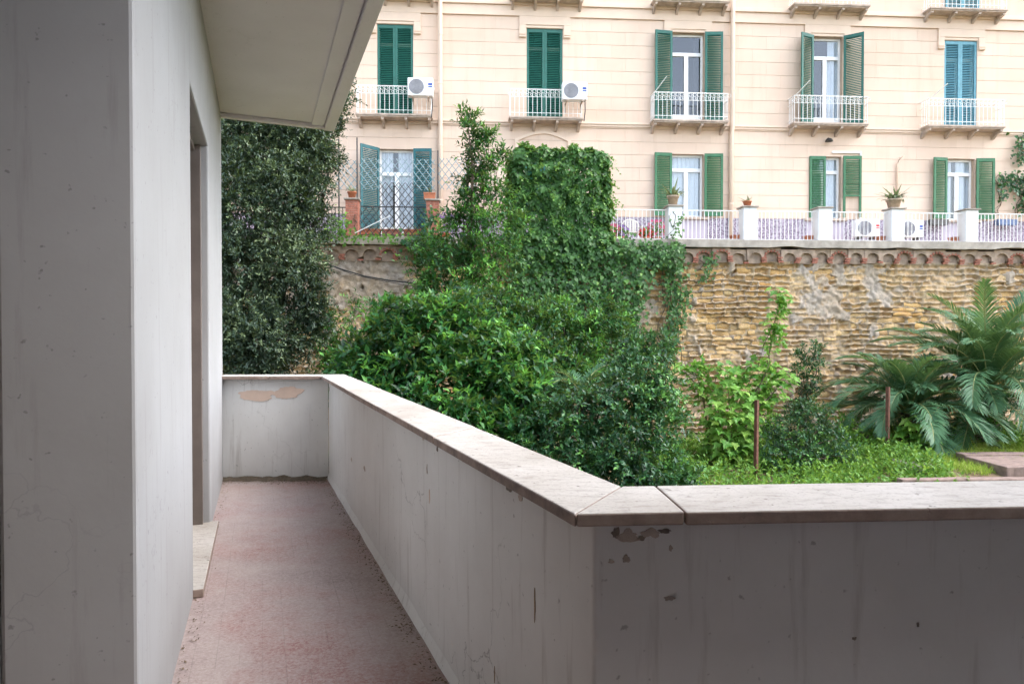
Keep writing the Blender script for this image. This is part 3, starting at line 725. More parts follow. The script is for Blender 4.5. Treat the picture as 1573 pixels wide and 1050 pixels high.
# downpipes
for px, r in ((676.5, .075), (1123.5, .075)):
    x = fx(px, .1); mb = MB(); mb.tube([(x, -.1, TZ + .2), (x, -.1, SL - .35), (x, -.17, SL - .1), (x, -.17, ZB + .2), (x, -.2, FTOP)], r, 10)
    dp = mb.build('downpipe', 'creamtrim', bld, smooth=True)
    for zz in (7.5, 9.3, 11.3, 12.9): MB().tube([(x, -.1 if zz < 10 else -.17, zz), (x, -.1 if zz < 10 else -.17, zz + .05)], r + .012, 10).build('pipe_clip', 'creamtrim', dp)
x0, x1 = fx(1277), fx(1320); zc = loc(1300, 236, FY)[1]
m = MB(); m.box(x0, x1, -.08, 0, zc, zc + .06); m.box(x1, x1 + .05, -.08, 0, GS - .3, zc + .06); m.build('cable_duct', 'white', bld, bevel=.004)
x0 = fx(1377); m = MB(); m.tube([(x0, -.06, loc(1377, 300, FY)[1]), (x0, -.06, loc(1377, 252, FY)[1]), (x0 + .06, -.12, loc(1377, 244, FY)[1]), (x0 + .14, -.2, loc(1377, 241, FY)[1])], .03, 8)
m.build('vent_pipe', 'creamtrim', bld, smooth=True)

# windows
def window(q, transom=.21, bottom=.0, mull=.5, curtain=True):
    x0, x1, z0, z1 = q; t = .075; y0, y1 = .14, .21; mb = MB()
    mb.box(x0, x0 + t, y0, y1, z0, z1); mb.box(x1 - t, x1, y0, y1, z0, z1); mb.box(x0 + t, x1 - t, y0, y1, z1 - t, z1); mb.box(x0 + t, x1 - t, y0, y1, z0, z0 + t + bottom)
    zt = z1 - (z1 - z0) * transom; mb.box(x0 + t, x1 - t, y0 - .012, y1, zt - .06, zt + .06)
    xm = x0 + (x1 - x0) * mull; mb.box(xm - .07, xm + .07, y0 - .01, y1, z0 + t + bottom, zt - .06)
    wn = mb.build('window', 'white', bld, bevel=.006)
    for a, b, c, d in ((x0 + t, x1 - t, zt + .06, z1 - t), (x0 + t, xm - .07, z0 + t + bottom, zt - .06), (xm + .07, x1 - t, z0 + t + bottom, zt - .06)):
        MB().box(a, b, .17, .178, c, d).build('pane', 'glass', wn)
    if curtain:
        mb = MB(); n = 60
        for i in range(n):
            xa = x0 + (x1 - x0) * i / n; xb = x0 + (x1 - x0) * (i + 1) / n
            if curtain == 'half' and .38 < i / n < .52 or curtain == 'right' and i / n < .62: continue
            f_ = lambda x: .235 + .02 * math.sin(x * 46) + .008 * math.sin(x * 91 + 1)
            mb.add([(xa, f_(xa), z0), (xb, f_(xb), z0), (xb, f_(xb), z1), (xa, f_(xa), z1)], [(0, 1, 2, 3)])
        mb.build('curtain', 'curtain', wn, smooth=True)
    return wn
window(oC, .22, .28, .5, False); window(oD, .22, .28, .5, 'right'); window(oa, .26, .4, .5, 'half'); window(oc, .24, 0, .5, True); window(od, .24, 0, .5, True); window(oe, .24, 0, .5, 'half'); window(oA, .2, .2, .5, False); window(oB, .2, .2, .5, False); window(oE, .2, .2, .5, False); window(ob, .2, 0, .5, False)

# shutters: one leaf hinged at local x=0, reaching to +w, front at -y
def leaf_parts(wd, h, mat, cut=0):
    st = .075; mb = MB(); t = .045
    mb.box(0, st, -t, 0, 0, h); mb.box(wd - st, wd, -t, 0, cut * .0, h); mb.box(st, wd - st, -t, 0, h - .11, h)
    zlow = cut
    if not cut: mb.box(st, wd - st, -t, 0, 0, .14)
    else: mb.box(st, wd - st, -t, 0, cut, cut + .06)
    zm = -9
    if zm > cut + .1: mb.box(st, wd - st, -t, 0, zm, zm + .10)
    fr = mb.mesh('shutter', mat); sb = MB()
    zz = zlow + (.16 if not cut else .09)
    while zz < h - .13:
        if not (zm - .03 < zz < zm + .10):
            sb.add([(st, -.042, zz), (wd - st, -.042, zz), (wd - st, -.006, zz + .042), (st, -.006, zz + .042), (st, -.036, zz - .006), (wd - st, -.036, zz - .006), (wd - st, 0, zz + .036), (st, 0, zz + .036)],
                   [(0, 1, 2, 3), (7, 6, 5, 4), (0, 4, 5, 1)])
        zz += .058
    return fr, sb.mesh('louvre_slats', mat)
def leaf(x, y, z0, z1, wd, ang, mat, cut=0):
    fr, sl_ = leaf_parts(wd, z1 - z0, mat, cut); o = link('shutter', fr, bld); o.location = (x, y, z0); o.rotation_euler = (0, 0, ang)
    s = link('louvre_slats', sl_, o); tag(s, kind='stuff')
    s2 = MB(); s2.box(.075, wd - .075, -.003, -.001, cut + .05, z1 - z0 - .05)
    return o
def closed(q, mat):
    wd = (q[1] - q[0]) / 2 - .004
    leaf(q[0] + .002, .05, q[2] + .02, q[3] - .01, wd, 0, mat); leaf(q[0] + wd + .006, .05, q[2] + .02, q[3] - .01, wd, 0, mat)
def opened(q, mat, al=math.pi, ar=0.0, wl=None, wr=None, cutr=0):
    wd = (q[1] - q[0]) / 2
    if al is not None:      # left leaf folded back: built mirrored by turning pi about z (its back shows) -> use negative direction
        leafm(q[0] + .01, -.10, q[2] + .02, q[3], wl or wd, al, mat, True)
    if ar is not None: leafm(q[1] - .01, -.10, q[2] + .02, q[3], wr or wd, ar, mat, False, cutr)
def leafm(x, y, z0, z1, wd, ang, mat, leftside, cut=0):
    """ang = how far the leaf still stands off the wall (0 = flat against it)"""
    o = leaf(x, y, z0, z1, wd, 0, mat, cut)
    if leftside: o.scale = (-1, 1, 1); o.rotation_euler = (0, 0, ang)
    else: o.rotation_euler = (0, 0, -ang)
closed(oA, 'teal'); closed(oB, 'teal'); closed(oE, 'blue'); closed(ob, 'teal')
opened(oC, 'teal', R(6), R(5), .60, .60); opened(oD, 'teal', R(22), R(36), .56, .62)
opened(oa, 'tealdark', R(46), R(4), .75, .60); opened(oc, 'green', R(5), R(4), .60, .62)
wd = (od[1] - od[0]) / 2; leaf(od[0], -.02, od[2] + .02, od[3], wd, 0, 'green'); leafm(od[1] + .02, -.10, od[2] + .02, od[3], wd + .05, R(5), 'green', False, .72)
opened(oe, 'green', R(6), R(5), .52, .62)

# balconies
BD = .52
ring = MB()
def scroll(mb, x, y, z, r):
    pts = [(x + r * math.cos(a) * (1 - .0 * a), y, z + r * math.sin(a)) for a in [2 * math.pi * k / 10 for k in range(11)]]
    mb.tube(pts, .008, 4)
bal = MB(); bal.tube([(0, 0, .0), (0, 0, .86)], .009, 5); scroll(bal, .055, 0, .80, .055); scroll(bal, -.04, 0, .69, .035); bal_me = bal.mesh('baluster', 'iron_white')
side = MB(); side.tube([(0, 0, 0), (0, 0, .86)], .009, 5); side_me = side.mesh('baluster', 'iron_white')
def balcony(px0, px1, zs, rails=True):
    x0, x1 = fx(px0, BD), fx(px1, BD); mb = MB()
    mb.box(x0, x1, -BD, 0.0, zs - .06, zs); mb.box(x0 + .03, x1 - .03, -BD + .03, 0, zs - .10, zs - .062)
    b = mb.build('balcony', 'balcony', bld, bevel=.008)
    for i in range(4):
        x = x0 + .06 + (x1 - x0 - .2) * i / 3; mb = MB()
        prof = [(-BD + .06, zs - .102), (-BD + .06, zs - .17), (-.25, zs - .22), (-.10, zs - .33), (.0, zs - .36), (0, zs - .102)]
        n = len(prof); v = [(x, y, z_) for y, z_ in prof] + [(x + .08, y, z_) for y, z_ in prof]
        mb.add(v, [tuple(range(n)), tuple(range(2 * n - 1, n - 1, -1))] + [((i_ + 1) % n, i_, n + i_, n + (i_ + 1) % n) for i_ in range(n)])
        mb.build('bracket', 'balcony', b)
    if rails:
        nb = int((x1 - x0 - .1) / .145)
        for i in range(nb + 1):
            o = link('baluster', bal_me, b); o.location = (x0 + .04 + (x1 - x0 - .08) * i / nb, -BD + .04, zs + .02)
        for xx in (x0 + .04, x1 - .04):
            for j in range(1, 4): o = link('baluster', side_me, b); o.location = (xx, -BD + .04 + .12 * j, zs + .02)
        for nm, zz, r in (('top_rail', zs + .885, .014), ('bottom_rail', zs + .12, .010), ('mid_rail', zs + .64, .009)):
            mb = MB(); mb.tube([(x0 + .04, 0, zz), (x0 + .04, -BD + .04, zz), (x0 + .041, -BD + .04, zz), (x1 - .041, -BD + .04, zz), (x1 - .04, -BD + .04, zz), (x1 - .04, 0, zz)], r, 5); mb.build(nm, 'iron_white', b)
    return x0, x1
bxs = [balcony(*q, SL) for q in ((546, 664), (782, 896), (1003, 1120), (1219, 1335), (1426, 1545))]
for q in ((548, 668), (784, 898), (1004, 1121), (1219, 1336), (1428, 1547)): balcony(*q, loc(1445, 9.5, FY, BD)[1] - .02, True)
q = (fx(1449), fx(1500), 13.95, FTOP); leaf(q[0], -.03, ZB + .52, FTOP - .1, (q[1] - q[0]) / 2, 0, 'blue'); leaf((q[0] + q[1]) / 2, -.03, ZB + .52, FTOP - .1, (q[1] - q[0]) / 2, 0, 'blue')
# slanted washing rods on three balconies
for n_, px in ((2, 1015), (3, 1228), (4, 1440)):
    x0, x1 = bxs[n_]; mb = MB(); mb.tube([(x0 + .05, -BD - .02, SL + .86), (x0 + .3, -BD - .5, SL + 1.2)], .014, 6); mb.build('drying_rod', 'iron_white', bld)

# AC units
def ac_unit(label, pos, rz, bracket=True, bx_=.80, hz=.56, badge='aclogo'):
    t = thing('air_conditioner', label, 'air conditioner', pos, rz, 'outdoor air conditioning units')
    body = MB().box(-bx_ / 2, bx_ / 2, -.15, .15, 0, hz).build('casing', 'acwhite', t, bevel=.02)
    mb = MB(); cxg = -.12; r = hz * .42
    for rr in np.linspace(.04, r, 9):
        mb.tube([(cxg + rr * math.cos(a), -.158, hz / 2 + rr * math.sin(a)) for a in [2 * math.pi * k / 24 for k in range(25)]], .006, 4)
    for k in range(6):
        a = math.pi * k / 6; mb.tube([(cxg - r * math.cos(a), -.156, hz / 2 - r * math.sin(a)), (cxg + r * math.cos(a), -.156, hz / 2 + r * math.sin(a))], .006, 4)
    g = mb.build('fan_grille', 'steel', t)
    mb = MB(); n = 28; mb.add([(cxg, -.1535, hz / 2)] + [(cxg + r * math.cos(2 * math.pi * k / n), -.1535, hz / 2 + r * math.sin(2 * math.pi * k / n)) for k in range(n)], [(0, 1 + k, 1 + (k + 1) % n) for k in range(n)])
    mb.build('fan_recess', 'steel', g)
    mb = MB(); mb.box(.25, .38, -.156, -.15, hz * .58, hz * .70); mb.box(.25, .38, -.156, -.15, hz * .46, hz * .53); mb.build('badge', badge, t)
    if bracket:
        for x in (-.25, .25): MB().box(x - .02, x + .02, -.16, .30, -.05, -.002).box(x - .02, x + .02, .24, .28, -.30, -.052).build('bracket', 'balcony', t)
        mb = MB(); mb.tube([(.36, .05, .02), (.37, .05, -.3), (.34, .1, -.62)], .018, 6); mb.build('hose', 'cable', t)
    else:
        for x in (-.25, .25): MB().box(x - .04, x + .04, -.16, .16, -.08, -.002).build('foot', 'planterdark', t)
    return t
def onf(px, py, out): x, z_ = loc(px, py, FY, out); p = Vector((0, FY, 0)) + UDIR * x + NRM * out; return Vector((p.x, p.y, z_))
ac_unit('white air conditioner hung on the leftmost balcony railing', onf(646, 149, .72), ANG); ac_unit('white air conditioner hung on the balcony above the ivy', onf(882, 155, .72), ANG)
ac_unit('white air conditioner standing on terrace left of the urn post', onf(1330, 364, .9), ANG, False, badge='redflower'); ac_unit('white air conditioner standing on terrace right of the urn post', onf(1396, 365, .9), ANG, False)
t = thing('wall_lamp', 'small dark dome lamp on the cream wall under a balcony', 'lamp', onf(1270, 217, .02), ANG)
MB().lathe([(0.0, .06), (.05, .055), (.11, .01), (.13, -.05), (.12, -.05), (.0, -.02)], 14, (0, -.16)).build('shade', 'iron_dark', t, smooth=True); MB().tube([(0, 0, .06), (0, -.1, .08), (0, -.16, .05)], .02, 6).build('arm', 'iron_dark', t)

# ================================================================== TERRACE THINGS
def wpos(px, out=0, z_=TZ + .012): return wworld(wx(px, out), out, z_)
def post(px, label):
    t = thing('terrace_post', label, 'post', wpos(px, -.02), ANG, 'white posts along the terrace edge'); h = .98
    MB().box(-.20, .20, -.2, .2, -.02, h).build('shaft', 'postwhite', t, bevel=.015); MB().box(-.25, .25, -.25, .25, h + .001, h + .045).build('cap', 'concrete', t, bevel=.008)
    return t
posts = [1034, 1148, 1262, 1373, 1486, 1600]
for px, lb in zip(posts, ('white terrace post carrying a sandstone pot beside the ivy', 'white terrace post carrying the small terracotta pot', 'bare white terrace post below the half shuttered window', 'white terrace post carrying the urn of grey green blades', 'cracked white terrace post in front of the rightmost window', 'white terrace post at the far right end of the railing')): post(px, lb)
barm = MB().tube([(0, 0, 0), (0, 0, .86)], .010, 6).mesh('bar', 'iron_white')
def railing(pa, pb, label):
    xa, xb = wx(pa) + .2, wx(pb) - .2; L = xb - xa
    t = thing('railing', label, 'railing', wworld(xa, .0, TZ + .012), ANG, 'white bar railings between the posts'); n = max(2, round(L / .122))
    for i in range(1, n): o = link('bar', barm, t); o.location = (L * i / n, 0, .04)
    MB().box(0, L, -.02, .02, .885, .91).build('top_rail', 'iron_white', t); MB().box(0, L, -.015, .015, .03, .05).build('bottom_rail', 'iron_white', t)
for pa, pb, lb in ((900, 1034, 'white bar railing between the ivy and the first white post'), (1034, 1148, 'white bar railing between the sandstone pot post and terracotta pot post'), (1148, 1262, 'white bar railing left of the bare white post'), (1262, 1373, 'white bar railing between the bare post and the urn post'), (1373, 1486, 'white bar railing between the urn post and the cracked post'), (1486, 1600, 'white bar railing at the right edge past the cracked post')): railing(pa, pb, lb)
blade_tpl = None
def blade_mesh(L, wd, mat, bend=.35):
    mb = MB(); n = 5; vs = []
    for i in range(n + 1):
        s = i / n; x = L * s * (1 - .25 * bend * s); z_ = L * s * (1 - bend * s) * .9 ; hw = wd * (1 - s) ** .7 * (.6 + .8 * min(1, s * 3)) * .6
        vs += [(x * .55, -hw, z_ + hw * .4), (x * .55, 0, z_), (x * .55, hw, z_ + hw * .4)]
    fs = []
    for i in range(n): a = i * 3; fs += [(a, a + 1, a + 4, a + 3), (a + 1, a + 2, a + 5, a + 4)]
    return mb.add(vs, fs).mesh('leaf', mat, True)
bl1 = [blade_mesh(.52, .04, 'l_agave', b) for b in (.2, .5, .85)]; bl2 = [blade_mesh(.27, .022, 'l_agave', b) for b in (.2, .6)]
def pot(label, pos, r, h, mat, blades, nb, rz=0, square=False, group=None):
    t = thing('potted_plant', label, 'potted plant', pos, ANG, group)
    if square: MB().box(-r * 1.5, r * 1.5, -r * .8, r * .8, 0, h).box(-r * 1.6, r * 1.6, -r * .9, r * .9, h * .82, h).build('pot', mat, t, bevel=.01)
    else: MB().lathe([(0, 0.0), (r * .68, 0), (r * .92, h * .82), (r * 1.05, h * .83), (r * 1.08, h), (r * .92, h), (r * .88, h * .9), (0, h * .88)], 18).build('pot', mat, t, smooth=True)
    for i in range(nb):
        o = link('leaf', random.choice(blades), t); o.location = (random.uniform(-.4, .4) * r, random.uniform(-.4, .4) * r, h * .88); o.rotation_euler = (0, random.uniform(-.1, .7), random.uniform(0, 6.28)); s = random.uniform(.9, 1.5); o.scale = (s, s, s)
    return t
PT = TZ + .012 + 1.026
pot('sandstone pot of spiky grey green leaves on the first white post', wworld(wx(1034), -.02, PT), .17, .30, 'tanpot', bl1, 34)
pot('small terracotta pot of thin upright leaves on a white post', wworld(wx(1148), -.02, PT), .13, .17, 'terracotta', bl2, 16)
pot('wide sandstone urn bursting with grey green blades', wworld(wx(1373), -.02, PT), .22, .28, 'tanpot', bl1, 70)
# terracotta planters at the feet of posts
for px, lb in ((1133, 'terracotta trough at the foot of the terracotta pot post'), (1246, 'terracotta trough at the foot of the bare post'), (1357, 'terracotta trough at the foot of the urn post'), (1470, 'terracotta trough at the foot of the cracked post')):
    t = thing('planter_trough', lb, 'planter', wpos(px, -.25), ANG, 'terracotta troughs at the post feet')
    MB().prism_xz([(-.17, 0), (.17, 0), (.21, .17), (-.21, .17)], -.12, .12).build('trough', 'terracotta', t, bevel=.01); MB().box(-.22, .22, -.135, .135, .171, .20).build('rim', 'terracotta', t)
for px, py, lb, mt, L in ((1438, 338, 'dark planter box on the sill left of the rightmost window', 'planterdark', .55), (1541, 338, 'blue grey planter box on the sill at the right edge', 'planterblue', .65)):
    t = thing('window_box', lb, 'planter', onf(px, py + 9, .14), ANG); MB().prism_xz([(-L / 2, 0), (L / 2, 0), (L / 2 + .04, .2), (-L / 2 - .04, .2)], -.22, -.02).build('box', mt, t, bevel=.008)
    for i in range(14): o = link('leaf', random.choice(bl2), t); o.location = (random.uniform(-L / 2, L / 2), -.12, .18); o.rotation_euler = (0, random.uniform(0, .6), random.uniform(0, 6.28)); o.scale = (.8, .8, .7)
# plastic chair
ch = thing('garden_chair', 'pale plastic garden chair behind the railing next to the ivy', 'chair', onf(971, 386, 1.1), ANG); ch.location.z = TZ + .012
mb = MB(); n = 12
arc = [(-.25, .42), (-.26, .70)] + [(-.26 * math.cos(math.pi * k / n), .72 + .18 * math.sin(math.pi * k / n)) for k in range(n + 1)] + [(.26, .70), (.25, .42)]
mb.tube([(x, .22 + (z_ - .42) * .18, z_) for x, z_ in arc], .025, 6); mb.build('back_frame', 'plastic', ch, smooth=True)
for k in range(5):
    x = -.16 + .08 * k; MB().box(x - .025, x + .025, .235, .25, .44, .72 + .15 * math.cos(x * 4)).build('back_slat', 'plastic', ch)
MB().box(-.26, .26, -.24, .24, .40, .43).build('seat', 'plastic', ch, bevel=.02)
for sx in (-1, 1):
    for sy in (-1, 1): MB().tube([(sx * .24, sy * .2, .40), (sx * .28, sy * .25, 0)], [.03, .022], 6).build('leg', 'plastic', ch)
    MB().box(sx * .27 - .03, sx * .27 + .03, -.22, .24, .60, .63).build('armrest', 'plastic', ch, bevel=.01)
    MB().tube([(sx * .26, -.2, .42), (sx * .27, -.2, .6)], .02, 6).build('arm_support', 'plastic', ch)

# ------------------------------------------------------------------ leaf machinery
TPL = {
 'simple': ([(0, 0, 0), (.42, -.5, .10), (.5, 0, 0), (.42, .5, .10), (1, 0, -.12)], [(0, 2, 1), (0, 3, 2), (2, 4, 1), (2, 3, 4)]),
 'quad': ([(0, 0, 0), (.45, -.5, .06), (1, 0, -.05), (.45, .5, .06)], [(0, 2, 1), (0, 3, 2)]),
 'ivy': ([(0, 0, 0), (.02, -.48, .03), (.42, -.40, .06), (1, 0, -.12), (.42, .40, .06), (.02, .48, .03), (.38, 0, -.02)], [(6, 1, 0), (6, 2, 1), (6, 3, 2), (6, 4, 3), (6, 5, 4), (6, 0, 5)]),
 'grass': ([(0, -.5, 0), (0, .5, 0), (.6, -.3, .05), (.6, .3, .05), (1, 0, -.12)], [(0, 1, 3), (0, 3, 2), (2, 3, 4)]),
 'maple': ([(0, 0, 0), (-.10, -.38, .02), (.22, -.34, .05), (.30, -.60, .02), (.52, -.26, .06), (1, 0, -.14), (.52, .26, .06), (.30, .60, .02), (.22, .34, .05), (-.10, .38, .02), (.32, 0, -.03)],
           [(10, 1, 0), (10, 2, 1), (10, 3, 2), (10, 4, 3), (10, 5, 4), (10, 6, 5), (10, 7, 6), (10, 8, 7), (10, 9, 8), (10, 0, 9)]),
}
def nrm(a): return a / np.maximum(np.linalg.norm(a, axis=-1, keepdims=True), 1e-9)
def leaves(name, P, D, N, L, Wd, tint, mat, parent, tpl='simple'):
    tv, tf = TPL[tpl]; tv = np.array(tv, dtype=float); tf = np.array(tf)
    D = nrm(D); S = nrm(np.cross(D, N)); Nn = np.cross(S, D); n = len(P); k = len(tv)
    L = np.broadcast_to(np.asarray(L, float), (n,)); Wd = np.broadcast_to(np.asarray(Wd, float), (n,))
    V = P[:, None, :] + tv[None, :, 0:1] * (L[:, None, None] * D[:, None, :]) + tv[None, :, 1:2] * (Wd[:, None, None] * S[:, None, :]) + tv[None, :, 2:3] * (L[:, None, None] * Nn[:, None, :])
    F = (np.arange(n) * k)[:, None, None] + tf[None]
    me = np_mesh(name, V.reshape(-1, 3), F.reshape(-1, 3), mat, ('tint', np.repeat(np.clip(tint, 0, 1), k)))
    return link(name, me, parent)
def shoots(C, Dr, length, nl, gravity=.25, spread=.85):
    """alternate leaves spiralling along short shoots -> base, direction, normal, position along shoot"""
    n = len(C); Dr = nrm(Dr); length = np.broadcast_to(np.asarray(length, float), (n,))
    ref = nrm(rng.normal(size=(n, 3))); A = nrm(np.cross(Dr, ref)); B = np.cross(Dr, A); ph = rng.random(n) * 6.28
    Ps, Ds, Ns, Ts, Id = [], [], [], [], []
    for i in range(nl):
        t = (i + .4) / nl; a = ph + i * 2.4; rad = A * np.cos(a)[:, None] + B * np.sin(a)[:, None]
        pos = C + Dr * (length * t)[:, None] - np.array([0, 0, 1]) * (gravity * length * t * t)[:, None]
        d = Dr * (.35 + .65 * t) + rad * spread * (1.1 - .5 * t) - np.array([0, 0, .25 * gravity]) + rng.normal(size=(n, 3)) * .18
        d = nrm(d); up = np.array([0, 0, 1.0]) + rng.normal(size=(n, 3)) * .45 + .3 * Dr
        Ps.append(pos); Ds.append(d); Ns.append(up - d * (up * d).sum(-1, keepdims=True)); Ts.append(np.full(n, t)); Id.append(np.arange(n))
    return np.concatenate(Ps), np.concatenate(Ds), np.concatenate(Ns), np.concatenate(Ts), np.concatenate(Id)
def crown_points(cl, per_m2, inner=.5):
    """points through the outer part of a set of balls (x,y,z,r), direction outwards"""
    cl = np.array(cl); P, D = [], []
    for i, (x, y, z_, r) in enumerate(cl):
        n = int(per_m2 * 12.6 * r * r) + 3; d = nrm(rng.normal(size=(n, 3))); rr = r * (inner + (1 - inner) * rng.random(n) ** .45) * (1 + .16 * rng.normal(size=n))
        p = np.array([x, y, z_]) + d * rr[:, None]
        keep = np.ones(n, bool)
        for j, (a, b, c, q) in enumerate(cl):
            if j != i: keep &= ((p - np.array([a, b, c])) ** 2).sum(-1) > (q * .55) ** 2
        P.append(p[keep]); D.append(d[keep])
    return np.concatenate(P), np.concatenate(D)
def balls(lst, jitter=.25, sub=5):
    """(px, py, depth, radius px) -> a cluster of smaller balls each, uneven outline"""
    out = []
    for px, py, Y, rp in lst:
        c = at(px, py, Y); r = rp * Y / FPX
        out.append((c.x, c.y, c.z, r * .62))
        for k in range(sub):
            d = Vector((random.gauss(0, 1), random.gauss(0, 1) , random.gauss(0, 1))).normalized(); q = r * random.uniform(.28, .5)
            p = c + d * (r - q * .8) * random.uniform(.8, 1.1); out.append((p.x, p.y, p.z, q))
    return out
def limbs(mb, base, targets, r0, mat=None, rnd=.15):
    for tg in targets:
        tg = Vector(tg); pts = [Vector(base)]; n = 6
        for i in range(1, n + 1):
            s = i / n; p = Vector(base).lerp(tg, s); p.x += random.gauss(0, rnd) * math.sin(math.pi * s); p.y += random.gauss(0, rnd) * math.sin(math.pi * s); p.z += .25 * math.sin(math.pi * s) * (tg - Vector(base)).length * .2
            pts.append(p)
        mb.tube(pts, [r0 * (1 - .8 * i / n) for i in range(n + 1)], 6)
def tree(name, label, cat, base, lst, leafm_, L, Wd, per_m2, nl, slen, tip=.35, gravity=.25, group=None, r0=.09, tpl='simple', inner=.5, sub=5, up=.45, nlimb=12, lift=None):
    root = thing(name, label, cat, base, 0, group); b = Vector(base)
    cl = balls(lst, sub=sub); P, D = crown_points(cl, per_m2, inner)
    D = nrm(D + np.array([0, 0, up]) + rng.normal(size=D.shape) * .45); ok = P[:, 2] > .1
    P, D = P[ok], D[ok]
    p, d, n, t, ids = shoots(P, D, rng.uniform(.6, 1.25, len(P)) * slen, nl, gravity)
    sh = rng.normal(.36, .16, len(P)) + .40 * np.array([(mnoise.noise(Vector((q[0] * .9, q[1] * .9, q[2] * .9))) + .7 * mnoise.noise(Vector((q[0] * 2.2, q[1] * 2.2, q[2] * 2.2)))) for q in P]); young = rng.random(len(P)) < tip
    tint = sh[ids] + rng.normal(0, .10, len(p)) + np.where(young[ids], np.clip(t - .35, 0, 1) * .9, 0)
    sz = rng.uniform(.7, 1.15, len(p)) * (1.05 - .35 * t)
    leaves('crown', p - np.array(b), d, n, L * sz, Wd * sz, tint, leafm_, root, tpl)
    mb = MB(); tg = [Vector(c[:3]) - b for c in random.sample(cl, min(nlimb, len(cl)))]
    low = min(tg, key=lambda v: v.z); mid = Vector((sum(v.x for v in tg) / len(tg) * .35, sum(v.y for v in tg) / len(tg) * .35, max(.4, min(v.z for v in tg) * .6)))
    mb.tube([(0, 0, -.2), mid * .5 + Vector((.05, 0, 0)), mid], [r0 * 1.3, r0 * 1.1, r0], 8); limbs(mb, mid, tg, r0 * .7)
    mb.build('trunk', 'bark', root, smooth=True)
    return root

# ================================================================== PLANTS
random.seed(21)
# big dark evergreen at left
tree('evergreen_tree', 'large dark evergreen tree with small dull leaves beyond the balcony end', 'tree', (-6.0, 15.4, 0),
     [(330, 210, 15.5, 75), (400, 225, 15.2, 70), (455, 225, 15.5, 52), (490, 205, 15.8, 34), (515, 175, 16, 22), (300, 330, 15, 80), (380, 320, 14.8, 80), (445, 300, 15, 60), (475, 265, 15.4, 36), (500, 240, 15.6, 22),
      (360, 420, 14.6, 80), (430, 400, 14.8, 62), (470, 345, 15.2, 34), (475, 430, 15, 36), (330, 500, 14.4, 75), (400, 500, 14.6, 70), (455, 500, 14.9, 50), (480, 480, 15, 28), (350, 570, 14.5, 55), (410, 575, 14.6, 45), (420, 140, 15.8, 75), (500, 130, 16.2, 40), (320, 120, 15.8, 80)],
     'l_oak', .105, .046, 46, 12, .34, .25, .2, r0=.16, tpl='quad', inner=.55, sub=9)
# citrus bush, broad bright leaves
tree('citrus_tree', 'broad bright green citrus bush right behind the long parapet', 'tree', (-2.2, 13.4, 0),
     [(575, 540, 13.2, 52), (640, 520, 13.4, 62), (700, 510, 13.6, 60), (600, 600, 12.8, 60), (670, 600, 12.6, 70), (740, 580, 12.8, 66), (560, 600, 13, 44), (720, 650, 12.3, 66), (650, 660, 12.2, 60), (790, 640, 12.5, 60), (760, 540, 13.3, 55), (610, 490, 13.6, 30), (545, 560, 13.4, 30), (800, 580, 13, 48), (690, 480, 13.9, 35)],
     'l_citrus', .215, .095, 13, 9, .42, .5, .55, r0=.09, sub=11, inner=.68)
tree('citrus_shoot_shrub', 'thin bright shrub growing between the dark tree and citrus bush', 'shrub', (-4.2, 15.6, 0),
     [(520, 500, 15.2, 22), (508, 540, 15, 26), (530, 545, 15, 24), (500, 570, 15, 24), (490, 510, 15.4, 16), (585, 470, 16, 14), (590, 495, 16, 18), (545, 465, 16.6, 9), (520, 570, 14.8, 26)],
     'l_citrus', .13, .05, 26, 9, .30, .5, .3, r0=.05, sub=4)
# slim tree rising in front of the terrace
slim = tree('slim_tree', 'tall slim young tree with a leafy top reaching above the terrace', 'tree', (-1.35, 17.2, 0),
     [(716, 182, 17.2, 12), (722, 205, 17.2, 16), (738, 212, 17.2, 9), (752, 208, 17.3, 7), (728, 235, 17.2, 16), (735, 255, 17.2, 18), (755, 250, 17.4, 10), (770, 240, 17.5, 6), (722, 275, 17.2, 20), (745, 285, 17.2, 22), (710, 300, 17.1, 12), (765, 300, 17.3, 20), (728, 320, 17.1, 22), (700, 340, 17, 26), (750, 340, 17, 30), (785, 335, 17.2, 20), (700, 375, 16.8, 30), (740, 385, 16.8, 34), (775, 385, 17, 24), (660, 385, 16.9, 24), (680, 420, 16.6, 36), (725, 430, 16.5, 36), (765, 430, 16.8, 26), (650, 430, 16.6, 22), (700, 470, 16.2, 36), (745, 475, 16.2, 32), (665, 470, 16.4, 26), (640, 400, 17, 14)],
     'l_citrus', .18, .062, 17, 9, .34, .45, .2, r0=.05, sub=4, inner=.2, nlimb=26)
mb = MB(); P0 = slim.location; pts = [Vector((0, 0, 0))] + [at(px, py, 17.1) - P0 for px, py in ((716, 600), (716, 500), (720, 420), (724, 330), (726, 260), (718, 185))]
mb.tube(pts, [.09, .08, .07, .06, .045, .03, .01], 8); mb.build('stem', 'bark', slim, smooth=True)
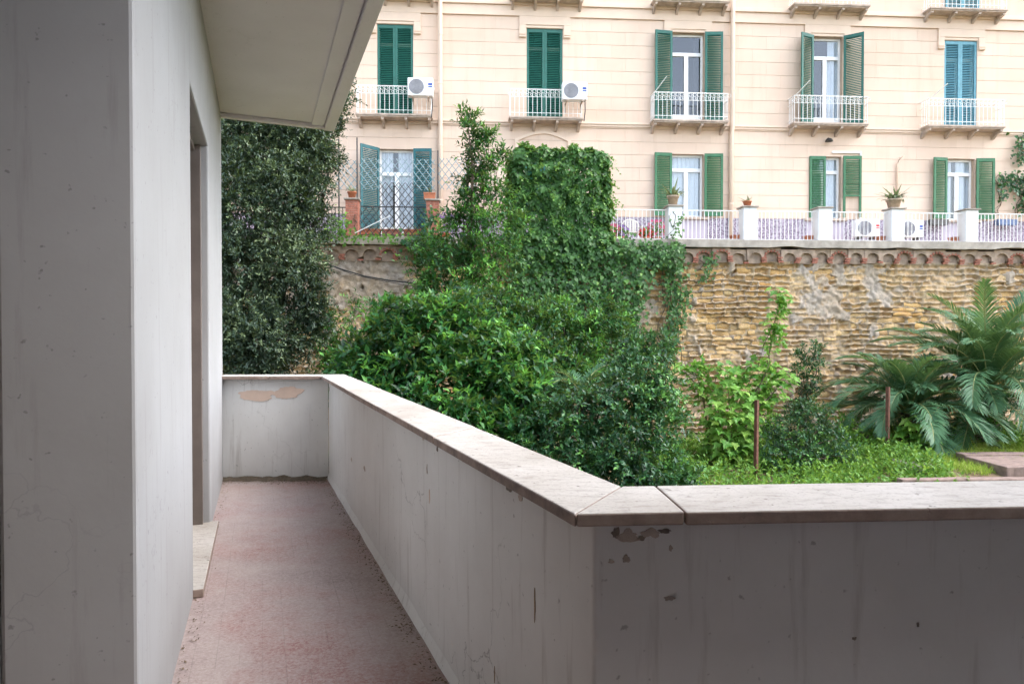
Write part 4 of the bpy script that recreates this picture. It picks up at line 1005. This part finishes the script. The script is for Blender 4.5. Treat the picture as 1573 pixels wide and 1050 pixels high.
# laurel masses at the foot of the creeper
tree('laurel_shrub', 'dense mid green shrub under the creeper in the middle', 'shrub', (1.2, 15.2, 0),
     [(790, 500, 15.2, 44), (830, 520, 15, 44), (800, 560, 14.6, 44), (860, 560, 15, 40), (900, 535, 15.6, 40), (930, 500, 16, 36), (850, 480, 15.8, 36), (760, 480, 15.4, 36), (890, 590, 14.8, 30), (840, 610, 14.2, 42)],
     'l_citrus', .165, .066, 24, 9, .32, .4, .3, r0=.08, sub=8, inner=.55)
tree('glossy_shrub', 'dark glossy leaved shrub at the corner of the coping', 'shrub', (2.2, 12.6, 0),
     [(900, 640, 12.6, 56), (960, 620, 12.8, 54), (1000, 600, 13, 38), (1010, 650, 12.6, 44), (850, 660, 12.2, 48), (940, 690, 12.2, 58), (1010, 710, 12.2, 50), (880, 710, 12, 44), (980, 560, 13.4, 36), (1010, 540, 13.8, 24), (820, 690, 12, 40), (1045, 735, 12.2, 34), (960, 740, 12, 50), (1025, 610, 12.8, 26), (985, 525, 14, 18)],
     'l_dark', .135, .062, 27, 9, .30, .3, .35, r0=.07, sub=8, inner=.55)
tree('round_dark_bush', 'low dark glossy bush between the two rusty posts', 'shrub', (6.3, 14.9, 0),
     [(1205, 670, 15, 32), (1245, 660, 15.2, 34), (1280, 680, 15, 30), (1200, 705, 14.8, 32), (1250, 705, 14.8, 36), (1290, 715, 14.8, 26), (1235, 630, 15.3, 22), (1262, 635, 15.3, 16)],
     'l_dark', .10, .045, 34, 9, .25, .3, .3, r0=.04, sub=5)
tree('upright_dark_shrub', 'narrow upright dark shrub with a yellow tip against the tuff wall', 'shrub', (7.6, 17.6, 0),
     [(1238, 545, 17.6, 14), (1250, 560, 17.6, 12), (1232, 575, 17.6, 16), (1245, 590, 17.6, 16), (1235, 610, 17.6, 16), (1256, 535, 17.6, 8), (1230, 635, 17.5, 20)],
     'l_dark', .10, .05, 34, 9, .24, .35, .2, r0=.03, sub=4)
tree('bright_shrub', 'bright light green shrub mass among the saplings below the wall', 'shrub', (5.0, 15.9, .1),
     [(1108, 650, 16, 22), (1128, 685, 15.8, 26), (1158, 705, 15.6, 20), (1092, 605, 16.5, 14), (1150, 640, 16.2, 22), (1178, 570, 16.3, 16), (1192, 515, 16.3, 13), (1197, 470, 16.3, 9), (1130, 590, 16.3, 14), (1172, 610, 16.3, 18), (1185, 650, 16.2, 16), (1075, 570, 16.6, 12)],
     'l_young', .125, .095, 21, 8, .30, .5, .3, r0=.03, sub=4, inner=.3, tpl='ivy')
tree('palm_foot_shrub', 'leafy green undergrowth between the right rusty post and palms', 'shrub', (9.6, 16.2, .3),
     [(1345, 690, 16, 18), (1375, 700, 15.8, 16), (1440, 690, 16.4, 14), (1470, 680, 16.6, 16), (1420, 700, 16, 12), (1550, 670, 16.8, 18)],
     'l_weed', .12, .075, 30, 8, .24, .4, .3, r0=.02, sub=4)
tree('weedy_shrub', 'loose light green shrub at the foot of the palms', 'shrub', (8.8, 16.3, 0.2),
     [(1310, 670, 16.3, 22), (1325, 700, 16, 22), (1345, 690, 16.4, 18), (1300, 645, 16.8, 14), (1330, 660, 16.8, 14)],
     'l_weed', .11, .05, 36, 8, .24, .4, .3, r0=.03, sub=4)
tree('leafy_bush', 'dark leafy bush at the foot of the right palm', 'shrub', (11.8, 16.9, .3),
     [(1500, 625, 17, 24), (1530, 625, 17, 22), (1480, 645, 17, 20), (1515, 650, 16.8, 20), (1470, 690, 16.8, 14), (1520, 690, 16.8, 14)],
     'l_citrus', .12, .055, 36, 8, .24, .3, .3, r0=.03, sub=4)

# creeper on the wall and over the terrace
def poly_sample(poly, n):
    poly = np.array(poly, float); lo, hi = poly.min(0), poly.max(0); out = []
    while len(out) < n:
        q = rng.uniform(lo, hi, (n, 2)); inside = np.zeros(n, bool); j = len(poly) - 1
        for i in range(len(poly)):
            xi, yi = poly[i]; xj, yj = poly[j]
            c = ((yi > q[:, 1]) != (yj > q[:, 1])) & (q[:, 0] < (xj - xi) * (q[:, 1] - yi) / (yj - yi + 1e-9) + xi); inside ^= c; j = i
        out += list(q[inside])
    return np.array(out[:n])
def creeper(name, label, polys, out0, relief, dens, size, mat='l_ivy', plane='wall', stems=6):
    px0, py0 = np.mean(polys[0], 0)
    fw = (lambda x, o_, z_: wworld(x, o_, z_)) if plane == 'wall' else (lambda x, o_, z_: Vector((0, FY, 0)) + UDIR * x + NRM * o_ + Vector((0, 0, z_)))
    Yp = WY if plane == 'wall' else FY
    x, z_ = loc(px0, max(q[1] for q in polys[0]), Yp, out0); root = thing(name, label, 'creeper', fw(x, out0, z_)); b = root.location.copy()
    P, D, N, T = [], [], [], []
    for poly in polys:
        a = np.array(poly); area = .5 * abs(np.dot(a[:, 0], np.roll(a[:, 1], 1)) - np.dot(a[:, 1], np.roll(a[:, 0], 1))) * (Yp / FPX) ** 2
        for qx, qy in poly_sample(poly, int(area * dens)):
            jt = 9 if random.random() < .18 else 3; qx += random.gauss(0, jt); qy += random.gauss(0, jt)
            r = mnoise.noise(Vector((qx * .035, qy * .035, 0))); r2 = mnoise.noise(Vector((qx * .11, qy * .11, 5)))
            lay = random.random() ** .6
            o_ = out0 + relief * (.5 + .7 * r + .35 * r2) * lay
            lx, lz = loc(qx, qy, Yp, out0); P.append(fw(lx, max(.02, o_), lz) - b)
            g = Vector((mnoise.noise(Vector((qx * .035 + .5, qy * .035, 0))) - r, 0, 0))
            D.append(Vector((random.gauss(0, .55), -.35 + random.gauss(0, .3), -1 + random.gauss(0, .4)))); N.append(Vector((random.gauss(0, .35), -1, .75 + random.gauss(0, .35))))
            T.append(.30 + .22 * r2 + random.gauss(0, .13) + (.4 if random.random() < .05 else 0))
    n = len(P); s = rng.uniform(.65, 1.25, n) * size
    leaves('foliage', np.array(P), np.array(D), np.array(N), s, s * .95, np.array(T), mat, root, 'ivy')
    mb = MB(); ys = [q[1] for q in polys[0]]; xs = [q[0] for q in polys[0]]
    for k in range(stems):
        sx = random.uniform(min(xs) + 5, max(xs) - 5); pts = []
        for i in range(9):
            py = max(ys) - (max(ys) - min(ys)) * i / 8 * random.uniform(.9, 1); lx, lz = loc(sx + random.gauss(0, 4), py, Yp, out0); pts.append(fw(lx, max(.03, out0 * .5), lz) - b)
        mb.tube(pts, .012, 5)
    mb.build('stems', 'bark', root)
    return root
creeper('wall_creeper', 'thick green creeper hanging down the middle of the tuff wall', [[(785, 360), (930, 366), (1010, 372), (1046, 378), (1040, 420), (1010, 400), (1000, 430), (985, 470), (975, 520), (985, 560), (960, 590), (880, 580), (800, 540), (785, 460)]], .36, .45, 420, .12)
creeper('hanging_creeper_strand', 'narrow creeper strand hanging on the wall right of the main creeper', [[(1008, 372), (1048, 374), (1050, 430), (1060, 455), (1052, 480), (1040, 520), (1030, 560), (1018, 540), (1026, 480), (1018, 430)]], .22, .22, 420, .10)
creeper('wall_tuft', 'small ivy tuft growing from a hole below the arch frieze', [[(1080, 395), (1102, 392), (1095, 410), (1085, 430), (1074, 432), (1080, 412)]], .16, .14, 520, .085, stems=2)
creeper('post_vine', 'thin vine climbing the first white post', [[(1046, 322), (1052, 330), (1044, 350), (1036, 370), (1028, 376), (1036, 350)]], .36, .1, 350, .085, stems=2)
creeper('facade_climber', 'green climber with bare underside on the cream wall at right edge', [[(1530, 275), (1548, 264), (1573, 268), (1600, 280), (1600, 330), (1560, 324), (1566, 300), (1545, 292), (1534, 312), (1529, 300)], [(1560, 215), (1575, 205), (1600, 215), (1600, 260), (1580, 240), (1562, 252), (1554, 245)]], .10, .30, 380, .11, 'l_citrus', 'facade')
creeper('terrace_edge_vine', 'trailing vine spilling over the terrace edge by the right brick pillar', [[(612, 366), (650, 362), (700, 372), (720, 400), (660, 410), (640, 392)], [(655, 316), (664, 318), (668, 350), (664, 372), (650, 370)]], .42, .15, 360, .11, 'l_citrus', stems=2)
creeper('pillar_greenery', 'weedy greenery growing along the terrace edge by the left brick pillar', [[(495, 345), (530, 325), (535, 340), (545, 362), (600, 360), (640, 362), (640, 368), (545, 370), (495, 368)]], .38, .18, 300, .09, 'l_weed', stems=2)
# the big clipped block of creeper standing on the terrace
iv = thing('creeper_block', 'big clipped block of green creeper standing on the terrace edge', 'creeper', wworld(wx(857), -.3, TZ)); b = iv.location.copy()
xa, xb = wx(783, 0), wx(932, 0); za, zb = TZ - .55, loc(857, 232, WY, 0)[1]
n = 26000; d = rng.normal(size=(n, 3)); pn = (np.abs(d) ** 9).sum(-1, keepdims=True) ** (1 / 9); d = d / pn
hx, hy, hz = (xb - xa) / 2, .55, (zb - za) / 2
nn = nrm(np.sign(d) * np.abs(d) ** 8 / np.array([hx, hy, hz]))
lump = np.array([mnoise.noise(Vector((q[0] * 2.6 * hx, q[1] * 2, q[2] * 2.6 * hz))) for q in d])
rad = (1 - .16 * rng.random(n) ** 2)[:, None]
locp = d * np.array([hx, hy, hz]) * rad + nn * (.26 * lump)[:, None]
keepf = locp[:, 1] < .35; locp, nn, lump = locp[keepf], nn[keepf], lump[keepf]; n = len(locp)
sq = np.clip((locp[:, 2] / hz - .35), 0, 1); locp[:, 0] -= np.where(locp[:, 0] > 0, sq * .2 * locp[:, 0] / hx, 0)
rot = np.array([[math.cos(ANG), -math.sin(ANG), 0], [math.sin(ANG), math.cos(ANG), 0], [0, 0, 1]])
C0 = wworld((xa + xb) / 2, -.02, (za + zb) / 2) - b
Pw = locp @ rot.T + np.array(C0); Nw = nn @ rot.T + np.array([0, 0, .7]) + rng.normal(size=(n, 3)) * .4; Dw = nn * .3 + np.array([0, 0, -1]) + rng.normal(size=(n, 3)) * .45
s = rng.uniform(.6, 1.4, n) * .125
leaves('foliage', Pw, Dw, Nw, s, s * .95, .33 + .2 * lump + rng.normal(0, .13, n) + .3 * np.clip(locp[:, 2] / hz - .8, 0, 1), 'l_ivy', iv, 'ivy')
sel = rng.choice(n, 420, replace=False); sel = sel[(nn[sel][:, 1] < .3)]
sp_, sd_, sn_, st_, si_ = shoots(Pw[sel], (nn[sel] @ rot.T) + np.array([0, 0, .35]) + rng.normal(size=(len(sel), 3)) * .5, rng.uniform(.15, .5, len(sel)), 8, .8, .9)
leaves('stray_shoots', sp_, sd_, sn_, .10 * (1.1 - .5 * st_), .09 * (1.1 - .5 * st_), .45 + .4 * st_ + rng.normal(0, .1, len(sp_)), 'l_ivy', iv, 'ivy')
mb = MB()
for i in range(9):
    p = Vector((random.uniform(-hx, hx) * .7, random.uniform(-.3, .3), -hz)); mb.tube([p + C0, p + C0 + Vector((random.uniform(-.3, .3), 0, hz)), p + C0 + Vector((random.uniform(-.4, .4), 0, 2 * hz * .9))], [.03, .02, .01], 6)
for i in range(5): x = -hx * .8 + hx * 1.6 * i / 4; mb.box(x + C0.x - .02, x + C0.x + .02, C0.y + .1, C0.y + .14, C0.z - hz, C0.z + hz * .85)
mb.build('stems', 'bark', iv)
# trees behind slim tree: flower pot in the leaves
pot('terracotta pot half hidden in leaves left of the creeper block', wworld(wx(787), .0, loc(787, 312, WY)[1]), .15, .2, 'terracotta', bl2, 10)

# palms
def frond_mesh(L, e0, bend, nleaf=56, ll=.42, seed=0, twist=0):
    r = np.random.default_rng(seed); pts = []; tang = []; p = np.zeros(3); n = 24
    for i in range(n + 1):
        s = i / n; a = e0 - bend * s ** 1.4; t = np.array([math.cos(a), .10 * math.sin(3 * s + seed), math.sin(a)]); tang.append(t / np.linalg.norm(t)); pts.append(p.copy()); p = p + tang[-1] * L / n
    pts = np.array(pts); tang = np.array(tang)
    mb = MB(); mb.tube(pts.tolist(), [.022 * (1 - .85 * i / n) for i in range(n + 1)], 5)
    ra = mb.mesh('rachis', 'frond_stem', True)
    P, D, N, LL = [], [], [], []
    for k in range(nleaf):
        s = .10 + .9 * (k + .5) / nleaf; f_ = s * n; i = min(n - 1, int(f_)); q = pts[i] + (pts[i + 1] - pts[i]) * (f_ - i); t = tang[i]
        side_ = np.cross(t, np.array([0, 0, 1.0])); side_ /= max(1e-6, np.linalg.norm(side_)); upn = np.cross(side_, t)
        for sg in (-1, 1):
            lg = ll * (math.sin(math.pi * min(1, (.12 + s * .86))) ** .55) * r.uniform(.85, 1.15)
            d = sg * side_ * (.85 - .35 * s) + t * (.62 + .6 * s) + upn * (.36 + r.normal(0, .09)); d += r.normal(0, .05, 3)
            P.append(q); D.append(d / np.linalg.norm(d)); N.append(upn + sg * side_ * -.35); LL.append(lg)
    P, D, N, LL = map(np.array, (P, D, N, LL))
    D = nrm(D); S = nrm(np.cross(D, N)); V = []; wd = .017
    g = np.array([0, 0, -1.0])
    for (a, w_, dr) in ((0, .5, 0), (.5, 1, .05), (1, .06, .28)):
        c = P + D * (LL * a)[:, None] + g * (LL * dr)[:, None]
        V.append(c - S * wd * w_); V.append(c + S * wd * w_)
    V = np.stack(V, 1); m_ = len(P); F = (np.arange(m_) * 6)[:, None, None] + np.array([(0, 1, 3, 2), (2, 3, 5, 4)])[None]
    tint = np.repeat(np.clip(r.normal(.35, .12, m_), 0, 1), 6)
    return ra, np_mesh('frond', V.reshape(-1, 3), F.reshape(-1, 4), 'l_palm', ('tint', tint))
def palm(label, base, th, L, specs, seed, r=.2, ll=.42, wide=True):
    rd = random.Random(seed); root = thing('palm_tree', label, 'palm', base)
    mb = MB(); n = 14
    for i in range(n):
        z0 = th * i / n; mb.lathe([(r * .86, z0), (r * 1.12, z0 + th / n * .7), (r * .9, z0 + th / n)], 12)
    mb.build('trunk', 'palmtrunk', root)
    var = {}
    for (e, cnt) in specs:
        for c in range(cnt):
            key = (e, c % 2)
            if key not in var: var[key] = frond_mesh(L * rd.uniform(.85, 1.1) * (1 if e < 60 else .9), R(e), R(rd.uniform(60, 110)) * (1.0 if e > 20 else .75), int(19 * L), ll, len(var) + seed)
            ra, lf = var[key]; o = link('frond', lf, root); o.location = (0, 0, th); az = rd.uniform(0, 6.28) if cnt < 4 else 2 * math.pi * (c + rd.uniform(-.3, .3)) / cnt + e
            o.rotation_euler = (rd.uniform(-.06, .06), rd.uniform(-.06, .06), az); q = rd.uniform(.86, 1.1); o.scale = (q, q, q)
            link('rachis', ra, o)
    return root
pb = at(1398, 628, 17.0); palm('low bushy palm with arching feather fronds behind the right rusty post', (pb.x, pb.y, .25), pb.z - .25 - .1, 2.5, [(80, 8), (64, 12), (48, 13), (30, 12), (12, 9), (-8, 6)], 5, .22, .55)
pb = at(1518, 596, 17.6); palm('larger palm with tall upright fronds at the right edge', (pb.x, pb.y, .25), pb.z - .25 - .1, 3.3, [(84, 10), (72, 14), (56, 14), (36, 12), (14, 9), (-8, 7)], 9, .26, .64)
pb = at(893, 605, 13.5); palm('small palm with few drooping fronds among the central shrubs', (pb.x, pb.y, 0), pb.z, 1.3, [(62, 4), (42, 6), (20, 5)], 14, .07, .32)

# saplings with separate large leaves
def leaf_obj_mesh(tpl, L, Wd, mat):
    tv, tf = TPL[tpl]; mb = MB(); mb.add([(a * L, b_ * Wd, c * L) for a, b_, c in tv], tf); mb.tube([(-L * .6, 0, -.01), (0, 0, 0)], .003, 4); return mb.mesh('leaf', mat)
mp = [leaf_obj_mesh('maple', .20, .20, 'l_youngobj'), leaf_obj_mesh('maple', .15, .15, 'l_youngobj'), leaf_obj_mesh('maple', .26, .26, 'l_youngobj')]
def sapling(name, label, base_px, Y, stems_, nleaf, sizes, spread, cat='sapling'):
    b = at(base_px[0], base_px[1], Y); b.z = max(.1, min(b.z, .5)); root = thing(name, label, cat, b)
    mb = MB(); pts_all = []
    for path in stems_:
        pts = [Vector((0, 0, 0))] + [at(px, py, Y + random.uniform(-.15, .15)) - b for px, py in path]
        mb.tube(pts, [.022 * (1 - .75 * i / (len(pts) - 1)) for i in range(len(pts))], 6); pts_all.append(pts)
    mb.build('stem', 'stem', root, smooth=True)
    for k in range(nleaf):
        pts = pts_all[k % len(pts_all)]; s = random.uniform(.18, 1) * (len(pts) - 1); i = min(len(pts) - 2, int(s)); p = pts[i].lerp(pts[i + 1], s - i); fr_ = s / (len(pts) - 1)
        a = random.uniform(0, 6.28); sp = spread * (1.15 - .8 * fr_) * random.uniform(.25, 1); q = p + Vector((math.cos(a) * sp, math.sin(a) * sp * .8, random.uniform(-.05, .12)))
        d = Vector((math.cos(a), math.sin(a), -.35 + random.gauss(0, .2))).normalized(); up = (Vector((0, -.35, 1)) + Vector((random.gauss(0, .3), random.gauss(0, .3), 0)))
        y = up.cross(d).normalized(); zz = d.cross(y); o = link('leaf', random.choice(sizes), root)
        o.matrix_local = Matrix(((d.x, y.x, zz.x, q.x), (d.y, y.y, zz.y, q.y), (d.z, y.z, zz.z, q.z), (0, 0, 0, 1)))
sapling('maple_sapling', 'tall light green sapling in front of the tuff wall', (1150, 740), 16.2, [[(1165, 640), (1178, 560), (1190, 500), (1198, 445)], [(1160, 650), (1150, 590), (1160, 560)], [(1172, 620), (1200, 590), (1215, 575)]], 280, mp[:2], .55)
sapling('broad_sapling', 'pale green bushy sapling behind the left rusty post', (1130, 735), 15.6, [[(1125, 680), (1120, 620), (1118, 570)], [(1140, 690), (1150, 640)], [(1110, 690), (1105, 640), (1100, 610)], [(1135, 650), (1140, 600)]], 300, mp[:2] + mp[:2] + mp[2:], .5)
sapling('leaning_sapling', 'light green seedling branch leaning over the wall beside the dark shrub', (1090, 700), 16.5, [[(1085, 640), (1075, 590), (1065, 565)], [(1090, 620), (1100, 580), (1110, 560)], [(1080, 600), (1055, 575), (1045, 560)]], 130, mp[:2], .42)
sapling('broad_leaved_plant', 'lush plant with big heart shaped leaves beside the right rusty post', (1405, 705), 15.9, [[(1408, 670), (1412, 625)], [(1395, 680), (1390, 655)], [(1425, 685), (1432, 660)], [(1390, 700), (1375, 690)]], 120, [mp[0], mp[2], mp[2]], .38, 'plant')

# ground cover: weeds and grass
def inarea(n, x0, x1, y0, y1): return rng.uniform((x0, y0), (x1, y1), (n, 2))
pt = inarea(3000, 2.5, 8.8, 11.5, 18.8); pt = np.concatenate([pt, inarea(2200, -7, 12, 5, 12.5), inarea(900, 6, 8.8, 13.5, 17.2), inarea(900, 8.5, 15.5, 17.0, 19)])
C = np.array([(x, y, gz(x, y)) for x, y in pt]); dd_ = nrm(np.array([0, 0, 1.0]) + rng.normal(size=C.shape) * .5)
p, d, nn2, t, ids = shoots(C, dd_, rng.uniform(.18, .65, len(C)), 8, .3, .9)
tint = np.clip(rng.normal(.45, .2, len(C)), 0, 1)[ids] + rng.normal(0, .08, len(p)); s = rng.uniform(.6, 1.2, len(p))
o = leaves('weeds', p, d, nn2, .10 * s, .055 * s, tint, 'l_weed', None, 'simple'); tag(o, 'low leafy weeds covering the garden soil below the wall', 'weeds', kind='stuff')
ga = onz(1330, 735, .4); pt = np.concatenate([inarea(24000, 8.6, 15.5, 13.2, 17.4), inarea(2500, 3.2, 8, 16, 19.5)])
cl_ = np.array([mnoise.noise(Vector((x * 1.3, y * 1.3, 0))) + .5 * mnoise.noise(Vector((x * 4, y * 4, 2))) for x, y in pt])
kp = cl_ > -.28; pt, cl_ = pt[kp], cl_[kp]; C = np.array([(x, y, gz(x, y)) for x, y in pt]); n = len(C)
D = nrm(np.array([0, 0, 1.0]) + rng.normal(size=(n, 3)) * np.array([.45, .45, .15])); N = nrm(rng.normal(size=(n, 3)))
hgt = rng.uniform(.07, .20, n) * (1 + .6 * cl_)
o = leaves('grass', C, D, N, hgt, .016, .5 + .3 * cl_ + rng.normal(0, .16, n), 'l_grass', None, 'grass'); tag(o, 'bright unmown grass in front of the palms', 'grass', kind='stuff')

# rusty posts
def rpost(px, py0, py1, Y, label, lean):
    b = at(px, py1, Y); tpz = at(px, py0, Y); t = thing('rusty_post', label, 'post', (b.x, b.y, max(0, b.z - .2)), .4, 'rusty steel posts in the garden'); h = tpz.z - t.location.z
    mb = MB(); a = .035; mb.box(-a, a, -a, -a + .008, 0, h); mb.box(-a, -a + .008, -a + .0085, a, 0, h); mb.build('angle_bar', 'rust', t, bevel=.002); t.rotation_euler = (0, lean, .6)
    mb = MB(); mb.tube([(-.05, -.05, h * .12), (.05, -.05, h * .14), (.06, .04, h * .13), (-.05, .05, h * .125), (-.05, -.05, h * .12), (.02, -.12, h * .05)], .006, 5); mb.build('wire', 'rust', t)
rpost(1161, 614, 745, 14.3, 'rusty steel post in front of the light green saplings', .012); rpost(1363, 594, 718, 15.6, 'rusty steel post in front of the low palm', .004)

# left end of the terrace: brick pillars, lattice, trellis
def brick_pillar(px, label, group='brick pillars of the terrace'):
    t = thing('brick_pillar', label, 'pillar', wpos(px, .0), ANG, group); wd = .36; bh = .062; n = 15
    core = MB().box(-wd / 2 + .012, wd / 2 - .012, -wd / 2 + .012, wd / 2 - .012, 0, n * (bh + .009)).build('mortar_core', 'mortar', t)
    b1 = MB().box(0, wd * .66 - .005, 0, wd / 2 - .005, 0, bh).mesh('brick', 'brick'); b2 = MB().box(0, wd * .34 - .005, 0, wd / 2 - .005, 0, bh).mesh('brick', 'brick')
    for c in range(n):
        for row in (0, 1):
            fl = (c + row) % 2; xs = ((b1, -wd / 2), (b2, -wd / 2 + wd * .66)) if fl else ((b2, -wd / 2), (b1, -wd / 2 + wd * .34))
            for me, x in xs: o = link('brick', me, t); o.location = (x + .0025, -wd / 2 + row * wd / 2 + .0025 + random.uniform(-.003, .003), c * (bh + .009))
    MB().box(-wd / 2 - .04, wd / 2 + .04, -wd / 2 - .04, wd / 2 + .04, n * (bh + .009), n * (bh + .009) + .05).build('cap', 'concrete', t, bevel=.008)
    return n * (bh + .009) + .05
hp = brick_pillar(542, 'left red brick pillar beside the dark evergreen tree'); brick_pillar(665, 'right red brick pillar wrapped by trailing vine')
pot('round terracotta pot with wispy plant on the left brick pillar', wworld(wx(541), 0, TZ + .012 + hp), .13, .2, 'terracotta', bl2, 30); pot('square terracotta pot on the right brick pillar', wworld(wx(660), 0, TZ + .012 + hp), .11, .2, 'terracotta', bl2, 6, square=True)
def lattice(name, label, px0, px1, py0, py1, out, mat, pitch, r, frame=True, cat='trellis'):
    x0, x1 = wx(px0, out), wx(px1, out); z0 = loc(px0, py1, WY, out)[1]; z1 = loc(px0, py0, WY, out)[1]; W_ = x1 - x0; Hh_ = z1 - z0
    t = thing(name, label, cat, wworld(x0, out, z0), ANG); sl_ = 1.25       # rise over run
    for sg in (1, -1):
        c = -Hh_ / sl_ if sg > 0 else 0
        while c < W_ + (0 if sg > 0 else Hh_ / sl_):
            xa, za, xb, zb_ = (c, 0, c + Hh_ / sl_, Hh_) if sg > 0 else (c, 0, c - Hh_ / sl_, Hh_)
            def clip(xa, za, xb, zb_):
                if xa > xb: r_ = clip(xb, zb_, xa, za); return r_
                if xb <= 0 or xa >= W_: return None
                k = (zb_ - za) / (xb - xa)
                if xa < 0: za -= k * xa; xa = 0
                if xb > W_: zb_ -= k * (xb - W_); xb = W_
                return xa, za, xb, zb_
            q = clip(xa, za, xb, zb_)
            if q: mb = MB(); y = .006 * sg; mb.tube([(q[0], y, q[1]), (q[2], y, q[3])], r, 4); mb.build('lath', mat, t)
            c += pitch
    if frame: MB().box(0, W_, -.015, .015, Hh_, Hh_ + .03).box(0, W_, -.015, .015, -.03, -.001).build('rail', mat, t)
lattice('expanding_trellis', 'pale blue diamond trellis above the terrace in front of teal shutters', 552, 668, 243, 291, -.05, 'trellis', .20, .011, False)
lattice('expanding_trellis', 'pale diamond trellis panel between the dark tree and thin pole', 515, 549, 246, 291, -.05, 'trellis', .20, .011, False)
lattice('expanding_trellis', 'grey diamond trellis panel behind the slim tree', 672, 735, 243, 291, -.05, 'trellis', .20, .011, False)
lattice('iron_lattice', 'black iron diamond lattice between the two brick pillars', 554, 654, 318, 360, .02, 'iron_dark', .19, .011, True, 'fence')
lattice('iron_lattice', 'dark diamond grille standing in front of the white door', 582, 640, 280, 317, -.02, 'iron_dark', .19, .010, False, 'fence')
for px, y0, lb in ((521, 214, 'thin dark pole at the edge of the dark tree'), (549, 212, 'thin dark pole beside the left brick pillar'), (673, 232, 'thin dark pole beside the right brick pillar')):
    p = wpos(px, -.05); mb = MB(); mb.tube([(0, 0, 0), (0, 0, loc(px, y0, WY, -.05)[1] - TZ)], .02, 6); o = mb.build('trellis_pole', 'iron_dark'); o.location = p; tag(o, lb, 'pole', 'thin poles carrying the trellis')
t = thing('iron_railing', 'black iron railing left of the left brick pillar', 'railing', wpos(488, .0), ANG); L = wx(532) - wx(488)
for i in range(9): o = link('bar', MB().tube([(0, 0, 0), (0, 0, .85)], .010, 5).mesh('bar', 'iron_dark') if i == 0 else bm0, t); bm0 = o.data; o.location = (L * i / 8, 0, 0)
MB().box(-.3, L, -.015, .015, .85, .88).build('top_rail', 'iron_dark', t)
for px, lb, mt in ((602, 'pink tiled planter behind the lattice, the left one', 'brick'), (635, 'orange terracotta planter behind the lattice, the right one', 'terracotta'), (570, 'terracotta planter behind the lattice near the left pillar', 'terracotta')):
    t = thing('planter_box', lb, 'planter', wpos(px, -.16), ANG); MB().box(-.28, .28, -.11, .11, 0, .23).build('box', mt, t, bevel=.01); MB().box(-.30, .30, -.13, .13, .231, .26).build('rim', mt, t)
    for i in range(16): o = link('leaf', random.choice(bl2), t); o.location = (random.uniform(-.25, .25), random.uniform(-.08, .08), .24); o.rotation_euler = (0, random.uniform(0, .6), random.uniform(0, 6.28))
mb = MB(); a = Vector((wx(545, .3), 0, loc(545, 358, WY, .3)[1])); c = Vector((wx(600, .3), 0, loc(600, 331, WY, .3)[1]))
p = wworld(a.x, .3, a.z); q = wworld(c.x, .3, c.z); mb.tube([(0, 0, 0), q - p], .014, 6); o = mb.build('slanted_rod', 'iron_white'); o.location = p; tag(o, 'white rod slanting across the iron lattice', 'rod')
# flowering plants behind the railing
def flowers(label, px, py, mat, out, h, r):
    b = onf(px, py, out); b.z = TZ + .012; t = thing('flowering_plant', label, 'potted plant', b, ANG, 'flowering pots on the terrace')
    MB().lathe([(0, 0), (.11, 0), (.15, .2), (.165, .2), (.165, .23), (.13, .23), (0, .2)], 14).build('pot', 'terracotta', t, smooth=True)
    n = 260; P = nrm(rng.normal(size=(n, 3))) * (rng.random(n) ** .4)[:, None] * np.array([r, r * .7, h * .4]) + np.array([0, 0, .22 + h * .4])
    leaves('foliage', P, rng.normal(size=(n, 3)), rng.normal(size=(n, 3)) + np.array([0, 0, 1]), .07, .045, rng.normal(.4, .15, n), 'l_weed', t)
    mb = MB()
    for i in range(46):
        d = Vector((random.gauss(0, 1), -abs(random.gauss(0, 1)), random.gauss(.3, 1))).normalized(); c = Vector((d.x * r, d.y * r * .75, .22 + h * .4 + d.z * h * .42)); s_ = random.uniform(.025, .045)
        for k in range(5):
            a = 6.28 * k / 5; mb.add([c, c + Vector((math.cos(a) * s_, -.012, math.sin(a) * s_)), c + Vector((math.cos(a + .9) * s_, -.012, math.sin(a + .9) * s_))], [(0, 1, 2)])
    mb.build('blossoms', mat, t)
for lb, px, mt, h, r in (('pink flowering pot plant at the edge of the creeper block', 942, 'pink', .5, .25), ('purple flowering pot plant left of the plastic chair', 955, 'purple', .45, .22), ('red flowering pot plant right of the plastic chair', 992, 'redflower', .35, .25), ('tall pink flowering pot plant beside the first white post', 1008, 'pink', .7, .3)): flowers(lb, px, 380, mt, 1.5, h, r)
flowers('lavender coloured pot plant right of the right brick pillar', 684, 380, 'purple', 2.0, .75, .35)
